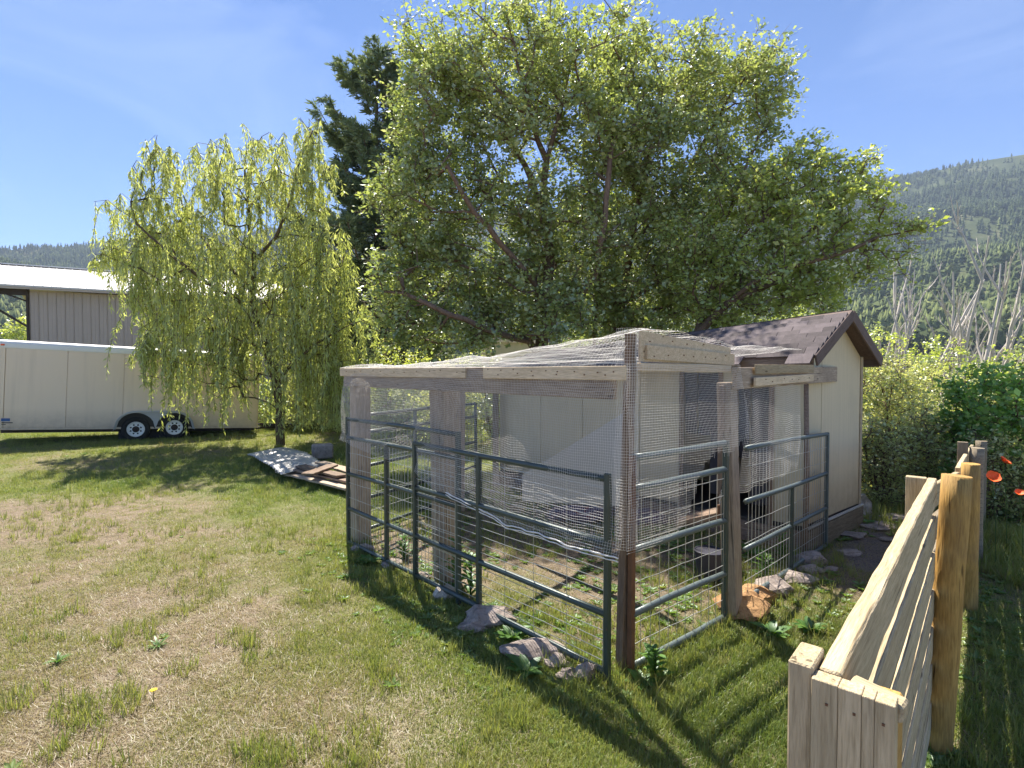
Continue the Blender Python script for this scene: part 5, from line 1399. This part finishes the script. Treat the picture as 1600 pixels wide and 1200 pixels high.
for a_ in ((1422, 700, 395, 23, 'slim forked bleached tree nearest the shed among the dead ones', 5, .0),
           (1440, 700, 430, 24, 'short bleached snag just right of the slim forked one', 6, .08),
           (1355, 700, 420, 26, 'thin bleached tree rising right behind the shed roof', 4, .0),
           (1508, 700, 352, 22, 'tallest straight bleached tree in the middle of the thicket', 4, .04),
           (1545, 700, 390, 23, 'crooked bleached tree right of the tallest one', 6, .03),
           (1592, 700, 368, 22, 'leaning bleached tree at the right frame edge', 6, .12),
           (1570, 700, 430, 25, 'bushy bleached snag between crooked and leaning trees', 8, -.05),
           (1480, 700, 440, 27, 'small distant bleached snag left of the tallest tree', 7, -.03),
           (1462, 700, 400, 25, 'thin straight bleached pole between the slim forked tree and the tallest one', 3, .0), (1535, 700, 375, 24, 'thin straight bleached pole right beside the tallest tree', 3, .01), (1405, 700, 410, 26, 'thin straight bleached pole left of the slim forked tree', 3, .01), (1580, 700, 350, 25, 'tall thin bleached pole near the leaning tree', 3, .0),
           (1528, 700, 450, 26, 'low twiggy bleached snag below the crooked tree', 8, .02),
           (1390, 700, 440, 27, 'small bleached snag left of the slim forked tree', 6, -.05)): dead_tree(*a_)

# ================================================================== POPPIES
for k, (px, py, Y, lab) in enumerate(((1550, 747, 5.2, 'wide open red poppy, lowest left of the three'), (1568, 722, 5.6, 'red poppy seen edge-on, highest of the group'), (1592, 771, 5.4, 'small orange poppy at the right frame edge'))):
    c = at(px, py, Y); b = Vector((c.x + .05, c.y, float(gz(c.x, c.y)))); t = thing('poppy', b, lab, 'flower', 'poppies by the board fence')
    mb = MB(); mb.tube([b, b.lerp(c, .5) + Vector((.02, 0, 0)), c], .003, 5); mb.build('stem', M['weed_p'], t)
    r = (.055, .05, .035)[k]; TQ = Vector(((-.2, -.7, .6), (.5, -.5, .8), (-.3, -.6, .8))[k]).to_track_quat('Z', 'Y')
    for j in range(5):
        a = j * 2 * math.pi / 5; V = []; d1 = TQ @ Vector((math.cos(a), math.sin(a), .45)); s1 = TQ @ Vector((-math.sin(a), math.cos(a), 0))
        for i in range(4):
            f = i / 3; w = r * .75 * math.sin((f * .75 + .2) * math.pi * .8)
            for sg in (-1, 0, 1): V.append(c + d1 * r * f + s1 * w * sg + TQ @ Vector((0, 0, .2 * r * f * f + (.1 * r if sg else 0))))
        V2 = V + [v + Vector((0, 0, -.0012)) for v in V]; Fs = []
        for i in range(3):
            for j2 in range(2):
                q = i * 3 + j2; Fs += [(q, q + 1, q + 4, q + 3), (q + 12, q + 15, q + 16, q + 13)]
        mb = MB(); mb.add(V2, Fs); mb.build('petal', M['petal'], t, smooth=True)

# ================================================================== GRASS, STRAW, WEEDS
def blade_clump(k, nb, spread, h, w, lean=.5, flat=False, curve=.5, pid=0):
    r = np.random.default_rng(100 + k + pid * 31); V = []; Fs = []
    for i in range(nb):
        a = r.uniform(0, 6.28); rr = spread * math.sqrt(r.random()); o = np.array([rr * math.cos(a), rr * math.sin(a), -.004]); az = r.uniform(0, 6.28)
        d = np.array([math.cos(az), math.sin(az), 0]); sd = np.array([-d[1], d[0], 0]); hh = h * r.uniform(.45, 1.25); ln = r.uniform(.1, lean) if not flat else r.uniform(1.2, 1.5); b = len(V)
        for j in range(4):
            f = j / 3; an = ln * f ** curve if not flat else ln
            p = o + d * hh * f * math.sin(an) + np.array([0, 0, hh * f * math.cos(an) + (.004 if flat else 0)]); ww = w * (1 - f) ** .7
            if j < 3: V += [p + sd * ww, p - sd * ww]
            else: V.append(p)
        Fs += [(b, b + 1, b + 3), (b, b + 3, b + 2), (b + 2, b + 3, b + 5), (b + 2, b + 5, b + 4), (b + 4, b + 5, b + 6)]
    return np_mesh('blades', np.array(V), np.array(Fs), M['grass'])
def weed_clump(k, n, L, W, rise):
    r = np.random.default_rng(200 + k); V = []; Fs = []
    for i in range(n):
        az = 6.28 * i / n + r.uniform(-.3, .3); d = np.array([math.cos(az), math.sin(az), 0]); sd = np.array([-d[1], d[0], 0]); l = L * r.uniform(.6, 1.2); up = rise * r.uniform(.5, 1.3); b = len(V)
        for j in range(4):
            f = j / 3; ww = W * math.sin((.1 + .8 * f) * math.pi) ** .8 * (1 if j < 3 else .15)
            p = d * l * (.04 + f * math.cos(up * (1 - .4 * f))) + np.array([0, 0, l * f * math.sin(up) * (1.15 - .5 * f)])
            V += [p + sd * ww + np.array([0, 0, .01]), p, p - sd * ww + np.array([0, 0, .01])]
        for j in range(3):
            q = b + j * 3; Fs += [(q, q + 1, q + 4, q + 3), (q + 1, q + 2, q + 5, q + 4)]
    return np_mesh('weed_leaves', np.array(V), np.array(Fs), M['weed'])

def sample_view(n, Ymin, Ymax, power=1.0, xpad=1.15):
    Y = Ymin * (Ymax / Ymin) ** (rng.random(n) ** power); X = (rng.uniform(-1, 1, n) * .95 * xpad) * Y
    return X, Y
def blocked(x, y):
    b = in_poly(x, y, SHED)
    for o in (): pass
    return b
def scat(name, label, cat, x, y, s, tint, protos, mat, hs=1.0, lift=0.0):
    n = len(x); rot = np.stack([rng.normal(0, .08, n), rng.normal(0, .08, n), rng.uniform(0, 6.28, n)], 1)
    scl = np.stack([s, s, s * hs], 1); P = np.stack([x, y, gz(x, y) + lift], 1)
    return scatter(name, P, rot, scl, np.clip(tint, 0, 1), protos, mat, label, cat)

# short turf
x, y = sample_view(150000, 1.6, 34); g = green_at(x, y); ba = bare_at(x, y)
dens = np.clip(.22 + .85 * g, 0, 1) * (1 - .85 * ba) * np.where(fbm(x, y, .45, 73, 2) > .42, 1, .45) * np.where(in_poly(x, y, PEN), .45, 1) * (1 - .35 * sstep(1.2, 2.2, x) * (y < 8)); keep = (rng.random(len(x)) < dens) & ~blocked(x, y); x, y, g = x[keep], y[keep], g[keep]
far = np.clip(y / 7, 1, 3.6); s = rng.uniform(.6, 1.25, len(x)) * (.6 + .55 * g) * far ** .62
pen_in = in_poly(x, y, PEN); lush = np.exp(-((y - 8.7) / 2.2) ** 2) * (x < -1) * (x > -7.5)
tint = .80 - .60 * g + rng.normal(0, .13, len(x)) + .35 * (fbm(x, y, .55, 71, 3) - .5) - .22 * lush - .05 * pen_in - .05 * sstep(1.1, 1.8, x)
scat('lawn_grass', 'short patchy lawn grass, straw-coloured at left, greener round the pen', 'grass', x, y, s, tint, [blade_clump(k, 16, .075, .045, .0020, 1.05) for k in range(6)], M['grass'], 1.0 )
# dry straw litter lying flat
x, y = sample_view(44000, 1.6, 16); g = green_at(x, y); keep = (rng.random(len(x)) < np.clip(1.05 - .8 * g, .1, 1)) & ~blocked(x, y); x, y, g = x[keep], y[keep], g[keep]
s = rng.uniform(.6, 1.3, len(x)) * np.clip(y / 7, 1, 2.2) ** .5
scat('straw_litter', 'dry straw and grass clippings lying flat on the lawn', 'straw', x, y, s, rng.normal(.88, .1, len(x)), [blade_clump(k, 15, .10, .05, .0015, .5, True, pid=3) for k in range(6)], M['grass'])
# longer grass: pen edge, willow shade, right side, shed far side
x, y = sample_view(90000, 2.0, 26)
d1, t1 = dist_seg(x, y, LEFTP + nA * .25, CORNER + nA * .22); d2, t2 = dist_seg(x, y, CORNER + nB * .15, ENDP + nB * .1)
w1 = np.exp(-(d1 / .32) ** 2) * .4 * (sstep(.35, .65, fbm(x, y, .5, 61, 2))); w2 = .3 * np.exp(-(d2 / .3) ** 2)
ph = ((x + 4.6) / 3.4) ** 2 + ((y - 9.2) / 2.3) ** 2
w3 = .55 * np.exp(-ph) * (fbm(x, y, 1.2, 7, 2) > .42)
w4 = .12 * sstep(1.2, 2.2, x) * (fbm(x, y, .8, 17, 3) > .5) * (y < 9)
w5 = .3 * (x > 4.4) * (y > 4.4); w6 = .35 * (y > 12) * (fbm(x, y, 2.5, 21, 2) > .5)
w7 = .25 * in_poly(x, y, PEN) * (fbm(x, y, .7, 31, 2) > .5)
w8 = .32 * (x < .5) * sstep(.58, .80, fbm(x, y, .38, 91, 2)) * (y < 9)
w = np.clip(w1 + w2 + w3 + w4 + w5 + w6 + w7 + w8, 0, 1) * (1 - bare_at(x, y)); keep = (rng.random(len(x)) < w) & ~blocked(x, y); x, y = x[keep], y[keep]; ww = w[keep]
s = rng.uniform(.3, .9, len(x)) * (1 + .8 * (x > 4.4) * (y > 4.4)) * np.clip(y / 8, 1, 2) ** .5
scat('tall_grass', 'longer fresh green grass along the pen foot and under the willow', 'grass', x, y, s, rng.normal(.36, .14, len(x)) + .08 * (x > 4.4), [blade_clump(k, 13, .05, .15, .0034, .75, pid=5) for k in range(6)], M['grass'])
# low broad-leaved weeds
x, y = sample_view(21000, 2.0, 13)
d1, _ = dist_seg(x, y, LEFTP + nA * .3, CORNER + nA * .3)
w = .5 * np.exp(-(d1 / .3) ** 2) + .42 * in_poly(x, y, PEN) * (fbm(x, y, .8, 41, 2) > .44) + .3 * sstep(1.0, 1.8, x) * (fbm(x, y, .9, 43, 2) > .45) + .002
w *= 1 - .7 * bare_at(x, y)
keep = (rng.random(len(x)) < w) & ~blocked(x, y); x, y = x[keep], y[keep]
scat('ground_weeds', 'low broad-leaved weeds scattered in and around the pen', 'weeds', x, y, rng.uniform(.35, .85, len(x)), rng.normal(.55, .2, len(x)),
     [weed_clump(k, 7, .085, .014, .7) for k in range(3)] + [weed_clump(k + 5, 9, .06, .016, .5) for k in range(3)], M['weed'])

# individual taller weeds (countable)
WEEDS = [((712, 925), .62, 'tallest lettuce-like weed growing at the second timber post'), ((735, 930), .45, 'leafy weed just right of the tallest one by the post'),
         ((690, 905), .4, 'leafy weed left of the second timber post'), ((632, 872), .3, 'small leafy weed behind the left panel'),
         ((868, 835), .2, 'pale rosette weed on the pen floor right of the gate middle bar'), ((800, 1000), .2, 'broad-leaved weed below the split rock'),
         ((822, 1052), .2, 'rosette weed in the lawn in front of the long rock'), ((1195, 905), .3, 'sprawling green weed behind the right panel near the grey post'),
         ((1222, 880), .36, 'big green weed against the shed front inside the right panel'), ((1205, 990), .22, 'spiky bright weed in the grass right of the corner post'),
         ((1265, 985), .2, 'small bright weed nearest the pale board fence'), ((1022, 1062), .26, 'heart-leaved weed at the foot of the corner panel'),
         ((1000, 1072), .16, 'low clover-like weed beside the corner post'), ((1352, 820), .2, 'green weed beside the white stone'), ((1180, 870), .24, 'narrow weed inside the pen beside the bucket'),
         ((90, 1035), .13, 'bright grass tuft alone in the dry lawn at left'), ((246, 1010), .12, 'bright green tuft right of the lone one in the dry lawn'), ((575, 880), .2, 'dark dock weed near the far left post foot')]
for k, (p, h, lab) in enumerate(WEEDS):
    b = gnd(*p); b.z = float(gz(b.x, b.y)); t = thing('weed_plant', b, lab, 'plant', 'taller weeds round the pen')
    n = int(16 + h * 40); V = []; Fs = []; tint = []
    for i in range(n):
        zf = (i / n) ** .8 * h * .75 if h > .25 else 0; az = i * 2.4 + rng.uniform(-.3, .3); d = np.array([math.cos(az), math.sin(az), 0]); sd = np.array([-d[1], d[0], 0])
        l = (.07 + .05 * rng.random()) * (1.2 - .5 * i / n) * (1 if h > .25 else h / .16); W = l * (.2 if h > .15 else .07); up = rng.uniform(.4, 1.15); bb = len(V); tt = rng.normal(.5, .2)
        for j in range(5):
            f = j / 4; ww = W * math.sin((.08 + .9 * f) * math.pi) ** .7; pp = np.array(b) + np.array([0, 0, zf]) + d * l * f * math.cos(up * (1 - .5 * f)) + np.array([0, 0, l * f * math.sin(up) * (1.2 - .6 * f)])
            V += [pp + sd * ww + np.array([0, 0, .15 * ww]), pp, pp - sd * ww + np.array([0, 0, .15 * ww])]; tint += [tt] * 3
        for j in range(4):
            q = bb + j * 3; Fs += [(q, q + 1, q + 4, q + 3), (q + 1, q + 2, q + 5, q + 4)]
    me = np_mesh('leaves', np.array(V), np.array(Fs), M['weed_p'], True, {'tint': np.clip(tint, 0, 1)}); o = put('leaves', me, None, t); o['kind'] = 'stuff'
    if h > .25:
        mb = MB(); mb.tube([b, b + Vector((.01, 0, h * .5)), b + Vector((.0, .01, h * .8))], [.008, .006, .003], 6); mb.build('stem', M['weed_p'], t, smooth=True)
# a dandelion
b = gnd(240, 1096); b.z = float(gz(b.x, b.y)); t = thing('dandelion', b, 'single yellow dandelion in the dry grass at lower left', 'flower')
mb = MB(); mb.tube([b, b + Vector((0, 0, .07))], .002, 5); mb.build('stem', M['weed_p'], t)
mb = MB()
for i in range(26):
    a = i * 2.4; r_ = .018 * math.sqrt((i + 1) / 26); c = b + Vector((0, 0, .07)); mb.box(c + Vector((r_ * math.cos(a), r_ * math.sin(a), .004 - r_ * .15)), (.009, .003, .004), Matrix.Rotation(a, 3, 'Z'))
mb.build('petals', M['petal_yellow'], t)

# ================================================================== HAZE
HAZE = True
if HAZE:
    m, nt, out = new_mat('valley_haze'); v = N(nt, 'ShaderNodeVolumePrincipled'); v.inputs['Color'].default_value = (.62, .76, 1, 1)
    v.inputs['Density'].default_value = .0002; v.inputs['Anisotropy'].default_value = .0; nt.links.new(v.outputs[0], out.inputs['Volume'])
    mb = MB(); mb.box((0, 1180, 295), (5600, 3200, 620)); props(mb.build('haze', m), kind='stuff')
